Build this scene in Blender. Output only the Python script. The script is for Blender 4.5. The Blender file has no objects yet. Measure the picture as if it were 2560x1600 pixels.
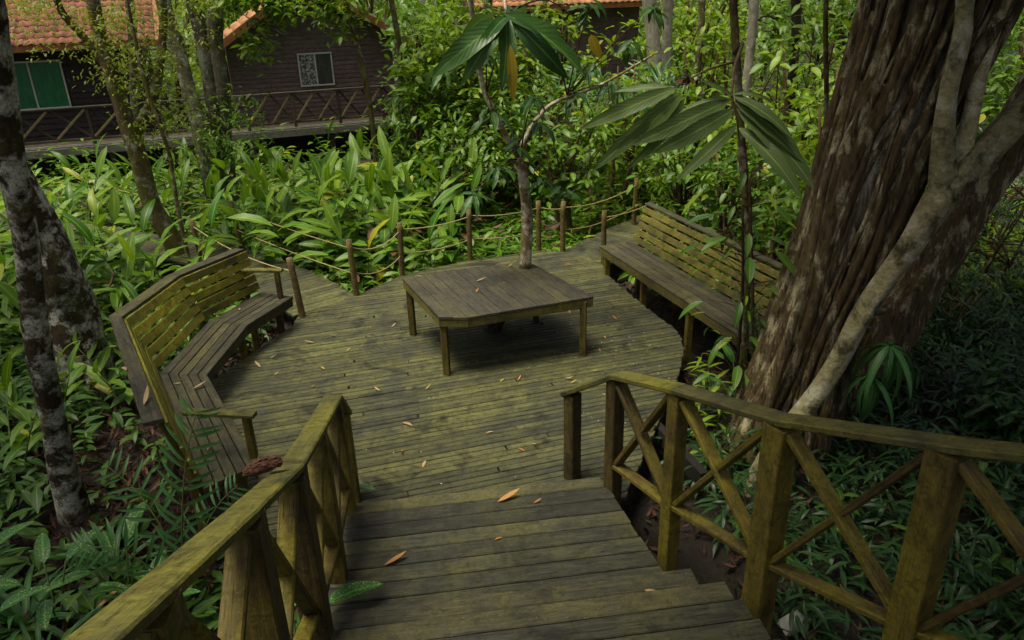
import bpy, math, random
import numpy as np
from mathutils import Vector, Matrix, Quaternion

R = math.radians
random.seed(7)
rng = np.random.default_rng(11)
scene = bpy.context.scene
COL = scene.collection

# ------------------------------------------------------------------ camera
YAW, PITCH, ROLL, EYE = 7.4, 23.9, -1.7, 4.1
yw, pt, rl = R(YAW), R(PITCH), R(ROLL)
fw = Vector((math.sin(yw) * math.cos(pt), math.cos(yw) * math.cos(pt), -math.sin(pt)))
rt0 = Vector((math.cos(yw), -math.sin(yw), 0.0))
up0 = rt0.cross(fw)
rt = rt0 * math.cos(rl) + up0 * math.sin(rl)
up = up0 * math.cos(rl) - rt0 * math.sin(rl)
cam_data = bpy.data.cameras.new('camera')
cam = bpy.data.objects.new('camera', cam_data)
COL.objects.link(cam)
m = Matrix.Identity(4)
for i in range(3):
    m[i][0], m[i][1], m[i][2] = rt[i], up[i], -fw[i]
m[2][3] = EYE
cam.matrix_world = m
cam_data.sensor_width = 36.0
cam_data.lens = 1900.0 / 2560.0 * 36.0
cam_data.clip_start = 0.05
cam_data.clip_end = 2000.0
scene.camera = cam

# ------------------------------------------------------------------ sky, sun, exposure
SUN = Vector((-0.26, -0.10, 0.95)).normalized()
world = bpy.data.worlds.new('World')
scene.world = world
world.use_nodes = True
wn = world.node_tree
bg = wn.nodes['Background']
sky = wn.nodes.new('ShaderNodeTexSky')
sky.sky_type = 'NISHITA'
sky.sun_disc = False
sky.sun_elevation = math.asin(SUN.z)
sky.sun_rotation = math.atan2(SUN.x, SUN.y)
sky.air_density = 0.45
sky.dust_density = 8.0
sky.ozone_density = 0.0
wn.links.new(sky.outputs[0], bg.inputs[0])
bg.inputs[1].default_value = 0.05
sun_data = bpy.data.lights.new('sun', 'SUN')
sun_data.energy = 1.5
sun_data.angle = R(22)
sun_data.color = (1.0, 0.96, 0.74)
sun = bpy.data.objects.new('sun', sun_data)
sun.rotation_euler = SUN.to_track_quat('Z', 'Y').to_euler()
sun.location = (0, 0, 30)
COL.objects.link(sun)
vs = scene.view_settings
vs.view_transform = 'Standard'
vs.look = 'None'
vs.exposure = 1.5
vs.gamma = 1.0
vs.use_curve_mapping = False
scene.cycles.max_bounces = 6
scene.cycles.diffuse_bounces = 3
scene.cycles.glossy_bounces = 2
scene.cycles.transmission_bounces = 3
scene.cycles.use_denoising = True

# ------------------------------------------------------------------ node helpers
def new_mat(name):
    mt = bpy.data.materials.new(name)
    mt.use_nodes = True
    nt = mt.node_tree
    nt.nodes.clear()
    out = nt.nodes.new('ShaderNodeOutputMaterial')
    return mt, nt, out

class NB:
    def __init__(s, nt): s.nt = nt
    def n(s, t, **k):
        nd = s.nt.nodes.new(t)
        for a, v in k.items(): setattr(nd, a, v)
        return nd
    def l(s, a, b): s.nt.links.new(a, b)
    def noise(s, vec, scale, detail=4, rough=0.55, dist=0.0):
        nd = s.n('ShaderNodeTexNoise')
        nd.inputs['Scale'].default_value = scale
        nd.inputs['Detail'].default_value = detail
        nd.inputs['Roughness'].default_value = rough
        nd.inputs['Distortion'].default_value = dist
        if vec is not None: s.l(vec, nd.inputs['Vector'])
        return nd.outputs['Fac']
    def ramp(s, fac, stops, mode='LINEAR'):
        nd = s.n('ShaderNodeValToRGB')
        cr = nd.color_ramp
        cr.interpolation = mode
        while len(cr.elements) < len(stops): cr.elements.new(0.5)
        for e, (p, c) in zip(cr.elements, stops):
            e.position = p
            e.color = (c, c, c, 1) if isinstance(c, (int, float)) else (*c, 1)
        s.l(fac, nd.inputs[0])
        return nd.outputs[0]
    def mix(s, fac, a, b, mode='MIX'):
        nd = s.n('ShaderNodeMix')
        nd.data_type = 'RGBA'
        nd.blend_type = mode
        if isinstance(fac, (int, float)): nd.inputs[0].default_value = fac
        else: s.l(fac, nd.inputs[0])
        for idx, v in ((6, a), (7, b)):
            if isinstance(v, tuple): nd.inputs[idx].default_value = (*v, 1)
            else: s.l(v, nd.inputs[idx])
        return nd.outputs[2]
    def math(s, op, a, b=0.0, clamp=False):
        nd = s.n('ShaderNodeMath')
        nd.operation = op
        nd.use_clamp = clamp
        for idx, v in ((0, a), (1, b)):
            if isinstance(v, (int, float)): nd.inputs[idx].default_value = v
            else: s.l(v, nd.inputs[idx])
        return nd.outputs[0]
    def mapping(s, vec, scale=(1, 1, 1), offset=None):
        nd = s.n('ShaderNodeMapping')
        nd.inputs['Scale'].default_value = scale
        s.l(vec, nd.inputs['Vector'])
        if offset is not None:
            cb = s.n('ShaderNodeCombineXYZ')
            for i in range(3): s.l(offset, cb.inputs[i])
            s.l(cb.outputs[0], nd.inputs['Location'])
        return nd.outputs[0]
    def bump(s, h, strength=0.3, dist=0.01):
        nd = s.n('ShaderNodeBump')
        nd.inputs['Strength'].default_value = strength
        nd.inputs['Distance'].default_value = dist
        s.l(h, nd.inputs['Height'])
        return nd.outputs[0]

def hsv(nb, col, h=None, s_=None, v=None):
    nd = nb.n('ShaderNodeHueSaturation')
    nb.l(col, nd.inputs['Color'])
    for nm, x in (('Hue', h), ('Saturation', s_), ('Value', v)):
        if x is None: continue
        if isinstance(x, (int, float)): nd.inputs[nm].default_value = x
        else: nb.l(x, nd.inputs[nm])
    return nd.outputs[0]

def wood_mat(name, dark, light, moss, moss_amt, grain=16.0, rough=0.72, speck=0.5, stain=0.5, vary=0.25, scuff=(0.30, 0.27, 0.18)):
    """weathered timber: grain along local X, algae and stains in world space"""
    mt, nt, out = new_mat(name)
    nb = NB(nt)
    tc = nb.n('ShaderNodeTexCoord')
    oi = nb.n('ShaderNodeObjectInfo')
    geo = nb.n('ShaderNodeNewGeometry')
    off = nb.math('MULTIPLY', oi.outputs['Random'], 37.0)
    gv = nb.mapping(tc.outputs['Object'], (1.3, grain, grain), off)
    g1 = nb.noise(gv, 2.2, 6, 0.62, 0.25)
    g2 = nb.noise(nb.mapping(tc.outputs['Object'], (3.0, grain * 4, grain * 4), off), 3.0, 3, 0.6)
    base = nb.mix(nb.ramp(g1, [(0.36, 0.0), (0.64, 1.0)]), dark, light)
    base = nb.mix(nb.ramp(g2, [(0.30, 0.55), (0.62, 0.0)]), base, tuple(c * 0.45 for c in dark))
    pos = geo.outputs['Position']
    w1 = nb.noise(pos, 1.15, 5, 0.62, 0.4)
    w2 = nb.noise(pos, 6.5, 5, 0.65)
    w3 = nb.noise(pos, 46.0, 3, 0.6)
    mm = nb.math('ADD', nb.math('MULTIPLY', w1, 0.62), nb.math('MULTIPLY', w2, 0.38))
    mm = nb.math('ADD', mm, nb.math('MULTIPLY', nb.math('SUBTRACT', oi.outputs['Random'], 0.5), 0.10))
    mask = nb.ramp(mm, [(0.59 - 0.30 * moss_amt, 0.0), (0.83 - 0.27 * moss_amt, 1.0)])
    mask = nb.math('MULTIPLY', mask, nb.ramp(w3, [(0.25, 0.45), (0.6, 1.0)]))
    col = nb.mix(nb.math('MULTIPLY', mask, 0.88), base, moss)
    # ingrained grime: ragged mid-size blotches and thin dark checks along the grain
    gr = nb.ramp(nb.noise(pos, 13.0, 6, 0.78, 0.5), [(0.47, 0.0), (0.62, 0.62)])
    col = nb.mix(gr, col, tuple(c * 0.55 for c in dark))
    ck = nb.ramp(nb.noise(nb.mapping(tc.outputs['Object'], (1.6, grain * 3, grain * 3), off), 4.0, 4, 0.7, 0.1), [(0.60, 0.0), (0.66, 0.75)])
    col = nb.mix(ck, col, tuple(c * 0.35 for c in dark))
    col = hsv(nb, col, v=nb.math('ADD', 1.0 - vary, nb.math('MULTIPLY', oi.outputs['Random'], vary * 2)))
    st = nb.ramp(nb.noise(pos, 2.3, 4, 0.7, 0.8), [(0.53, 0.0), (0.67, stain)])
    col = nb.mix(st, col, tuple(c * 0.28 for c in dark))
    if speck:
        sp = nb.ramp(nb.noise(pos, 95.0, 2, 0.5), [(0.70, 0.0), (0.76, speck)])
        col = nb.mix(sp, col, scuff)
    bs = nb.n('ShaderNodeBsdfPrincipled')
    nb.l(col, bs.inputs['Base Color'])
    nb.l(nb.ramp(w2, [(0.3, rough - 0.16), (0.7, rough + 0.12)]), bs.inputs['Roughness'])
    bs.inputs['Specular IOR Level'].default_value = 0.32
    hgt = nb.math('ADD', nb.math('MULTIPLY', g1, 0.5), nb.math('ADD', nb.math('MULTIPLY', g2, 0.35), nb.math('MULTIPLY', w3, 0.35)))
    hgt = nb.math('SUBTRACT', hgt, nb.math('MULTIPLY', ck, 0.6))
    nb.l(nb.bump(hgt, 0.8, 0.008), bs.inputs['Normal'])
    nb.l(bs.outputs[0], out.inputs[0])
    return mt

def bark_mat(name, dark, mid, lichen, amt, scale=5.0, moss=None, moss_amt=0.0, stretch=0.35, ridged=1.0, streak=1.0):
    mt, nt, out = new_mat(name)
    nb = NB(nt)
    geo = nb.n('ShaderNodeNewGeometry')
    pos = geo.outputs['Position']
    v = nb.mapping(pos, (1, 1, stretch))
    n1 = nb.noise(v, scale * 3.2, 6, 0.65, 0.6)
    n2 = nb.noise(nb.mapping(pos, (1, 1, streak)), scale, 6, 0.68, 0.25)
    n3 = nb.noise(pos, scale * 9, 3, 0.6)
    col = nb.mix(nb.ramp(n1, [(0.33, 0.0), (0.66, 1.0)]), dark, mid)
    lm = nb.ramp(n2, [(0.63 - 0.24 * amt, 0.0), (0.74 - 0.24 * amt, 1.0)])
    lm = nb.math('MULTIPLY', lm, nb.ramp(n3, [(0.32, 0.25), (0.52, 1.0)]))
    col = nb.mix(lm, col, lichen)
    if moss is not None:
        n4 = nb.noise(pos, scale * 0.7 + 0.37, 5, 0.65, 0.3)
        col = nb.mix(nb.ramp(n4, [(0.62 - 0.25 * moss_amt, 0.0), (0.74 - 0.25 * moss_amt, 0.9)]), col, moss)
    oi = nb.n('ShaderNodeObjectInfo')
    col = hsv(nb, col, v=nb.math('ADD', 0.68, nb.math('MULTIPLY', oi.outputs['Random'], 0.64)))
    bs = nb.n('ShaderNodeBsdfPrincipled')
    nb.l(col, bs.inputs['Base Color'])
    bs.inputs['Roughness'].default_value = 0.85
    bs.inputs['Specular IOR Level'].default_value = 0.2
    h = nb.math('ADD', nb.math('MULTIPLY', n1, 0.8 * ridged), nb.math('MULTIPLY', n3, 0.25))
    nb.l(nb.bump(h, 0.9, 0.03), bs.inputs['Normal'])
    nb.l(bs.outputs[0], out.inputs[0])
    return mt

def leaf_mat(name, ca, cb, trans, tfac=0.30, rough=0.42, by_object=True, yellow=0.0, spots=None, spec=0.40):
    mt, nt, out = new_mat(name)
    nb = NB(nt)
    if by_object:
        rnd = nb.n('ShaderNodeObjectInfo').outputs['Random']
    else:
        at = nb.n('ShaderNodeAttribute')
        at.attribute_name = 'rnd'
        rnd = at.outputs['Fac']
    geo = nb.n('ShaderNodeNewGeometry')
    n1 = nb.noise(geo.outputs['Position'], 9.0, 3, 0.6)
    stops = [(0.0, ca), (0.86 if yellow else 1.0, cb)]
    if yellow: stops += [(1.0 - yellow, cb), (1.0, (0.34, 0.30, 0.02))]
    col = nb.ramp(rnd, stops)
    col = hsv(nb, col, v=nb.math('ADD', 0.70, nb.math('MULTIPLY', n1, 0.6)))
    # pale midrib and side veins from the leaf's own UVs
    uv = nb.n('ShaderNodeUVMap')
    sx = nb.n('ShaderNodeSeparateXYZ')
    nb.l(uv.outputs[0], sx.inputs[0])
    mid = nb.math('ABSOLUTE', nb.math('SUBTRACT', sx.outputs[0], 0.5))
    rib = nb.ramp(mid, [(0.02, 0.55), (0.06, 0.0)])
    vein = nb.math('SINE', nb.math('MULTIPLY', nb.math('SUBTRACT', sx.outputs[1], nb.math('MULTIPLY', mid, 0.45)), 75.0))
    col = nb.mix(nb.math('MULTIPLY', nb.ramp(vein, [(0.75, 0.0), (1.0, 1.0)]), 0.16), col, trans)
    col = nb.mix(rib, col, tuple(min(0.6, c * 1.5 + 0.03) for c in trans))
    if spots is not None:
        tc = nb.n('ShaderNodeTexCoord')
        s1 = nb.ramp(nb.noise(tc.outputs['Object'], 26.0, 3, 0.7), [(0.585, 0.0), (0.615, 1.0)])
        col = nb.mix(s1, col, spots)
    bs = nb.n('ShaderNodeBsdfPrincipled')
    nb.l(col, bs.inputs['Base Color'])
    bs.inputs['Roughness'].default_value = rough
    bs.inputs['Specular IOR Level'].default_value = spec
    nb.l(nb.bump(nb.math('ADD', vein, nb.math('MULTIPLY', n1, 2.0)), 0.10, 0.01), bs.inputs['Normal'])
    tr = nb.n('ShaderNodeBsdfTranslucent')
    tcol = nb.mix(0.55, col, trans)
    nb.l(tcol, tr.inputs['Color'])
    mx = nb.n('ShaderNodeMixShader')
    mx.inputs[0].default_value = tfac
    nb.l(bs.outputs[0], mx.inputs[1])
    nb.l(tr.outputs[0], mx.inputs[2])
    nb.l(mx.outputs[0], out.inputs[0])
    return mt

def plain_mat(name, col, rough=0.7, spec=0.3, var=0.25, scale=6.0, metallic=0.0, bump=0.2):
    mt, nt, out = new_mat(name)
    nb = NB(nt)
    geo = nb.n('ShaderNodeNewGeometry')
    oi = nb.n('ShaderNodeObjectInfo')
    n1 = nb.noise(geo.outputs['Position'], scale, 5, 0.65, 0.3)
    c = nb.mix(nb.ramp(n1, [(0.3, 0.0), (0.7, 1.0)]), tuple(x * (1 - var) for x in col), tuple(min(1, x * (1 + var)) for x in col))
    c = hsv(nb, c, v=nb.math('ADD', 1 - var * 0.6, nb.math('MULTIPLY', oi.outputs['Random'], var * 1.2)))
    bs = nb.n('ShaderNodeBsdfPrincipled')
    nb.l(c, bs.inputs['Base Color'])
    bs.inputs['Roughness'].default_value = rough
    bs.inputs['Specular IOR Level'].default_value = spec
    bs.inputs['Metallic'].default_value = metallic
    if bump: nb.l(nb.bump(n1, bump, 0.01), bs.inputs['Normal'])
    nb.l(bs.outputs[0], out.inputs[0])
    return mt

M = {}
OLIVE = (0.150, 0.135, 0.022)
M['deck'] = wood_mat('deck_timber', (0.034, 0.036, 0.024), (0.086, 0.087, 0.050), (0.145, 0.146, 0.036), 0.64, vary=0.16, stain=0.85)
M['step'] = wood_mat('step_timber', (0.028, 0.028, 0.020), (0.068, 0.067, 0.042), (0.115, 0.112, 0.028), 0.42, vary=0.25, stain=0.6)
M['nose'] = wood_mat('mossy_nosing_timber', (0.038, 0.037, 0.024), (0.086, 0.082, 0.046), (0.145, 0.136, 0.034), 0.55, vary=0.12, stain=0.5, speck=1.0)
M['rail'] = wood_mat('railing_timber', (0.046, 0.031, 0.010), (0.150, 0.106, 0.026), (0.240, 0.208, 0.012), 0.62, vary=0.18, stain=0.6, speck=0.8)
M['cap'] = wood_mat('rail_cap_timber', (0.052, 0.050, 0.022), (0.125, 0.116, 0.040), (0.240, 0.222, 0.018), 0.66, vary=0.10, stain=0.7, speck=0.9)
M['back'] = wood_mat('mossy_slat_timber', (0.070, 0.062, 0.012), (0.170, 0.150, 0.022), (0.340, 0.315, 0.014), 0.80, vary=0.18, stain=0.55, speck=1.0, scuff=(0.45, 0.43, 0.22))
M['back_r'] = wood_mat('worn_slat_timber', (0.050, 0.042, 0.014), (0.120, 0.100, 0.026), (0.215, 0.190, 0.020), 0.62, vary=0.20, stain=0.6, speck=0.9)
M['seat'] = wood_mat('seat_timber', (0.036, 0.033, 0.022), (0.090, 0.082, 0.048), (0.130, 0.120, 0.026), 0.45, vary=0.15, stain=0.5)
M['table'] = wood_mat('table_timber', (0.036, 0.033, 0.024), (0.080, 0.074, 0.052), (0.120, 0.110, 0.032), 0.36, vary=0.10, stain=0.4)
M['edge'] = wood_mat('table_edge_timber', (0.060, 0.050, 0.018), (0.140, 0.118, 0.036), (0.205, 0.180, 0.024), 0.68, vary=0.1, stain=0.4)
M['post'] = wood_mat('fence_post_timber', (0.100, 0.070, 0.024), (0.230, 0.165, 0.056), (0.180, 0.155, 0.025), 0.45, vary=0.2, stain=0.4)
M['walk'] = wood_mat('walkway_timber', (0.040, 0.030, 0.020), (0.075, 0.058, 0.038), (0.110, 0.095, 0.035), 0.35, vary=0.25, stain=0.3, speck=0)
M['walk_light'] = wood_mat('pale_brace_timber', (0.150, 0.120, 0.060), (0.240, 0.190, 0.100), (0.200, 0.170, 0.060), 0.4, vary=0.2, stain=0.2, speck=0)
M['kerb'] = wood_mat('weathered_grey_timber', (0.130, 0.120, 0.105), (0.230, 0.215, 0.190), (0.150, 0.145, 0.070), 0.35, vary=0.12, stain=0.3, speck=0)
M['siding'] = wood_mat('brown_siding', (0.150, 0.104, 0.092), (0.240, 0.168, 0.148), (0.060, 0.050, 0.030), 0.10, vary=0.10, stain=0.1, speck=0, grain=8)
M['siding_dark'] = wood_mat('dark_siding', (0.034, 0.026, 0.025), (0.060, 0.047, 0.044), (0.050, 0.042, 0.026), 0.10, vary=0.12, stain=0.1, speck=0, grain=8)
M['fascia'] = plain_mat('brown_orange_fascia', (0.200, 0.085, 0.030), 0.6)
M['tile'] = plain_mat('terracotta_tile', (0.225, 0.085, 0.058), 0.85, var=0.45, scale=3.0)
M['tile_pale'] = plain_mat('weathered_orange_tile', (0.360, 0.175, 0.085), 0.85, var=0.45, scale=3.5)
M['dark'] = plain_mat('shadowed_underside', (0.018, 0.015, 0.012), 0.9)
M['frame'] = plain_mat('pale_window_frame', (0.55, 0.54, 0.50), 0.45, 0.4, var=0.08)
M['rope'] = plain_mat('straw_rope', (0.270, 0.225, 0.105), 0.9, 0.1, var=0.3, scale=60, bump=0.6)
M['stone'] = plain_mat('pale_stone', (0.42, 0.42, 0.37), 0.8, var=0.35, scale=14, bump=0.5)
M['pod'] = plain_mat('brown_husk', (0.085, 0.036, 0.020), 0.8, var=0.6, scale=40, bump=0.8)
M['petal'] = plain_mat('white_petal', (0.62, 0.60, 0.52), 0.6, var=0.2)

def pane_mat(name, col, rough, pattern=None):
    mt, nt, out = new_mat(name)
    nb = NB(nt)
    bs = nb.n('ShaderNodeBsdfPrincipled')
    tc = nb.n('ShaderNodeTexCoord')
    v = nb.mapping(tc.outputs['Object'], (7, 1, 0.6))
    f = nb.noise(v, 3.0, 3, 0.5)
    c = nb.mix(nb.ramp(f, [(0.35, 0.0), (0.7, 1.0)]), tuple(x * 0.6 for x in col), col)
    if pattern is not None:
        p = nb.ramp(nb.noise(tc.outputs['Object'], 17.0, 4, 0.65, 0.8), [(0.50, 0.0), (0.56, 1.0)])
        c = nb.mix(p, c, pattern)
    nb.l(c, bs.inputs['Base Color'])
    bs.inputs['Roughness'].default_value = rough
    bs.inputs['Coat Weight'].default_value = 0.45
    bs.inputs['Coat Roughness'].default_value = 0.03
    nb.l(bs.outputs[0], out.inputs[0])
    return mt
M['green_pane'] = pane_mat('green_curtained_glass', (0.004, 0.170, 0.060), 0.4)
M['reflection_pane'] = pane_mat('painted_reflection_glass', (0.10, 0.10, 0.09), 0.35, (0.50, 0.50, 0.48))  # white blotches paint pale foliage reflected in the glass
M['grey_pane'] = pane_mat('grey_curtained_glass', (0.075, 0.078, 0.070), 0.3)

M['bark_lichen'] = bark_mat('lichen_bark', (0.022, 0.016, 0.010), (0.075, 0.052, 0.026), (0.60, 0.60, 0.48), 0.68, 5.2, (0.090, 0.078, 0.020), 0.45)
M['bark_moss'] = bark_mat('mossy_bark', (0.045, 0.033, 0.014), (0.150, 0.110, 0.048), (0.34, 0.35, 0.25), 0.50, 4.5, (0.110, 0.105, 0.020), 0.55)
M['bark_grey'] = bark_mat('grey_bark', (0.060, 0.052, 0.036), (0.170, 0.150, 0.105), (0.34, 0.34, 0.28), 0.55, 4.0, (0.090, 0.095, 0.025), 0.45)
M['bark_pale'] = bark_mat('pale_palm_bark', (0.220, 0.205, 0.150), (0.400, 0.370, 0.280), (0.52, 0.50, 0.42), 0.45, 4.0, (0.130, 0.120, 0.05), 0.2)
M['bark_table'] = bark_mat('tan_patched_bark', (0.110, 0.080, 0.035), (0.300, 0.225, 0.105), (0.60, 0.56, 0.42), 0.75, 7.0, (0.130, 0.105, 0.022), 0.4)
M['bark_fig'] = bark_mat('fig_bark', (0.018, 0.013, 0.008), (0.165, 0.135, 0.095), (0.46, 0.42, 0.32), 0.72, 5.5, (0.055, 0.044, 0.016), 0.25, stretch=0.16, streak=0.22)
M['root_fig'] = bark_mat('fig_root_bark', (0.022, 0.015, 0.008), (0.150, 0.106, 0.054), (0.42, 0.37, 0.22), 0.50, 9.0, (0.090, 0.072, 0.018), 0.40, stretch=0.16, streak=0.3)
M['fig_pale'] = bark_mat('pale_fig_stem', (0.260, 0.225, 0.095), (0.520, 0.480, 0.260), (0.66, 0.63, 0.44), 0.60, 5.0, (0.050, 0.038, 0.014), 0.42, stretch=1.6, ridged=0.8)
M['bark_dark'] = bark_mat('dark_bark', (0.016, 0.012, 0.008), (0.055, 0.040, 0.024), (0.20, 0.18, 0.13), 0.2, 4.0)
M['twig'] = bark_mat('twig_bark', (0.050, 0.032, 0.016), (0.130, 0.085, 0.040), (0.20, 0.17, 0.10), 0.3, 12.0)
M['stem'] = plain_mat('green_stem', (0.085, 0.120, 0.030), 0.55, var=0.3)

LG = dict(ca=(0.030, 0.095, 0.014), cb=(0.085, 0.190, 0.022), trans=(0.16, 0.30, 0.025))
M['leaf_ginger'] = leaf_mat('ginger_leaf', (0.024, 0.105, 0.005), (0.150, 0.255, 0.026), (0.24, 0.42, 0.012), 0.34, 0.44, True, 0.05)
M['leaf_big'] = leaf_mat('large_tree_leaf', (0.022, 0.075, 0.016), (0.052, 0.125, 0.024), (0.12, 0.24, 0.03), 0.22, 0.42, True)
M['leaf_pale'] = leaf_mat('matte_pale_leaf', (0.058, 0.098, 0.024), (0.092, 0.138, 0.034), (0.15, 0.24, 0.04), 0.22, 0.55, True)
M['leaf_yellow'] = leaf_mat('yellowing_leaf', (0.36, 0.25, 0.012), (0.46, 0.33, 0.020), (0.50, 0.38, 0.02), 0.30, 0.5, True)
M['leaf_lime'] = leaf_mat('lime_leaf', (0.150, 0.260, 0.012), (0.230, 0.340, 0.018), (0.36, 0.50, 0.02), 0.40, 0.42, True)
M['leaf_seed'] = leaf_mat('seedling_leaf', (0.024, 0.095, 0.008), (0.090, 0.175, 0.018), (0.15, 0.28, 0.02), 0.25, 0.42, True)
M['leaf_spot'] = leaf_mat('speckled_leaf', (0.020, 0.105, 0.018), (0.040, 0.150, 0.022), (0.10, 0.30, 0.03), 0.25, 0.35, True, spots=(0.42, 0.52, 0.14))
M['leaf_palm'] = leaf_mat('palm_leaflet', (0.030, 0.110, 0.030), (0.060, 0.165, 0.040), (0.12, 0.28, 0.04), 0.25, 0.38, True)
M['mass_mid'] = leaf_mat('undergrowth_leaf', (0.024, 0.090, 0.005), (0.104, 0.195, 0.014), (0.20, 0.36, 0.012), 0.30, 0.40, False, 0.02)
M['mass_bank'] = leaf_mat('shaded_bank_leaf', (0.016, 0.070, 0.006), (0.062, 0.135, 0.014), (0.12, 0.24, 0.012), 0.25, 0.42, False)  # undergrowth green darkened: shade from the crowns is put into the colour
M['mass_dark'] = leaf_mat('shade_darkened_leaf', (0.012, 0.045, 0.012), (0.034, 0.090, 0.020), (0.07, 0.16, 0.02), 0.22, 0.38, False)  # darkest leaf copy, with the fig's shade mixed into its green
M['mass_light'] = leaf_mat('bright_leaf', (0.060, 0.150, 0.006), (0.180, 0.280, 0.016), (0.30, 0.46, 0.012), 0.38, 0.42, False, 0.03)
M['mass_yellow'] = leaf_mat('yellow_green_leaf', (0.090, 0.150, 0.014), (0.200, 0.240, 0.020), (0.34, 0.40, 0.03), 0.40, 0.45, False, 0.06)
M['litter'] = leaf_mat('dead_leaf', (0.030, 0.015, 0.009), (0.125, 0.056, 0.028), (0.12, 0.05, 0.02), 0.10, 0.65, False)
M['fallen_y'] = leaf_mat('fallen_yellow_leaf', (0.38, 0.26, 0.025), (0.46, 0.34, 0.08), (0.4, 0.3, 0.05), 0.15, 0.55, True)
M['fallen_o'] = leaf_mat('fallen_orange_leaf', (0.36, 0.14, 0.025), (0.42, 0.22, 0.06), (0.4, 0.2, 0.05), 0.15, 0.55, True)
M['fallen_t'] = leaf_mat('fallen_tan_leaf', (0.33, 0.23, 0.11), (0.42, 0.31, 0.16), (0.3, 0.2, 0.08), 0.12, 0.6, True)

# ------------------------------------------------------------------ object helpers
MW = {}
def tag(o, label=None, cat=None, group=None, kind=None):
    if label: o['label'] = label
    if cat: o['category'] = cat
    if group: o['group'] = group
    if kind: o['kind'] = kind
    return o

def thing(name, loc, label, cat, group=None):
    o = bpy.data.objects.new(name, None)
    o.empty_display_size = 0.1
    COL.objects.link(o)
    o.location = loc
    MW[o] = Matrix.Translation(loc)
    return tag(o, label, cat, group)

def place(o, mw, parent=None):
    COL.objects.link(o)
    MW[o] = mw
    if parent is not None:
        o.parent = parent
        o.matrix_parent_inverse = MW[parent].inverted()
    o.matrix_basis = mw
    return o

def mesh(name, verts, faces, mat, smooth=False):
    me = bpy.data.meshes.new(name)
    me.from_pydata([tuple(v) for v in verts], [], [tuple(f) for f in faces])
    me.materials.append(M[mat] if isinstance(mat, str) else mat)
    if smooth: me.polygons.foreach_set('use_smooth', [True] * len(me.polygons))
    me.update()
    return me

def mobj(name, verts, faces, mat, parent=None, smooth=False, mw=None):
    o = bpy.data.objects.new(name, mesh(name, verts, faces, mat, smooth))
    return place(o, mw or Matrix.Identity(4), parent)

def frame(x, upv=(0, 0, 1)):
    x = Vector(x).normalized()
    z = Vector(upv)
    z = z - x * z.dot(x)
    if z.length < 1e-5:
        z = Vector((0, 1, 0)) - x * x.y
    z.normalize()
    y = z.cross(x)
    return Matrix(((x.x, y.x, z.x, 0), (x.y, y.y, z.y, 0), (x.z, y.z, z.z, 0), (0, 0, 0, 1)))

def board(name, p0, p1, w, t, mat, parent=None, upv=(0, 0, 1), ch=None, warp=0.0, skew0=0.0, skew1=0.0):
    """timber from p0 to p1 (centre line); width w across, thickness t along upv; arrised edges, ends can be mitred"""
    p0, p1 = Vector(p0), Vector(p1)
    L = (p1 - p0).length
    F = frame(p1 - p0, upv)
    if ch is None: ch = min(0.008, 0.2 * min(w, t))
    hw, ht = w / 2, t / 2
    prof = [(-hw + ch, -ht), (hw - ch, -ht), (hw, -ht + ch), (hw, ht - ch), (hw - ch, ht), (-hw + ch, ht), (-hw, ht - ch), (-hw, -ht + ch)]
    vs_, fs = [], []
    segs = 1 if not warp else 3
    for k in range(segs + 1):
        f = k / segs
        dz = warp * math.sin(f * math.pi)
        for (y, z) in prof:
            x = L * f
            if k == 0: x += skew0 * y / hw * 0.5
            if k == segs: x += skew1 * y / hw * 0.5
            vs_.append((x, y, z + dz))
    for k in range(segs):
        for i in range(8):
            a, b = k * 8 + i, k * 8 + (i + 1) % 8
            fs.append((a, b, b + 8, a + 8))
    fs.append(tuple(reversed(range(8))))
    fs.append(tuple(range(segs * 8, segs * 8 + 8)))
    return mobj(name, vs_, fs, mat, parent, mw=Matrix.Translation(p0) @ F)

def prism(name, poly, z0, z1, mat, parent, origin=(0, 0, 0), ang=0.0, ch=0.005):
    """flat board of outline poly (local metres), top edge arrised, its length along local x turned by ang"""
    n = len(poly)
    cx = sum(p[0] for p in poly) / n
    cy = sum(p[1] for p in poly) / n
    vs_ = [(x, y, z0) for x, y in poly] + [(x, y, z1 - ch) for x, y in poly]
    for x, y in poly:
        dx, dy = cx - x, cy - y
        vs_.append((x + math.copysign(min(ch, abs(dx)), dx), y + math.copysign(min(ch, abs(dy)), dy), z1))
    fs = [tuple(reversed(range(n))), tuple(range(2 * n, 3 * n))]
    for i in range(n):
        j = (i + 1) % n
        fs += [(i, j, j + n, i + n), (i + n, j + n, j + 2 * n, i + 2 * n)]
    mw = Matrix.Translation(origin) @ Matrix.Rotation(ang, 4, 'Z')
    return mobj(name, vs_, fs, mat, parent, mw=mw)

def catmull(pts, n):
    P = np.array(pts, float)
    P = np.vstack([2 * P[0] - P[1], P, 2 * P[-1] - P[-2]])
    out = []
    for i in range(1, len(P) - 2):
        for k in range(n):
            t = k / n
            a, b, c, d = P[i - 1], P[i], P[i + 1], P[i + 2]
            out.append(0.5 * (2 * b + (c - a) * t + (2 * a - 5 * b + 4 * c - d) * t * t + (3 * b - a - 3 * c + d) * t ** 3))
    out.append(P[-2])
    return np.array(out)

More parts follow.
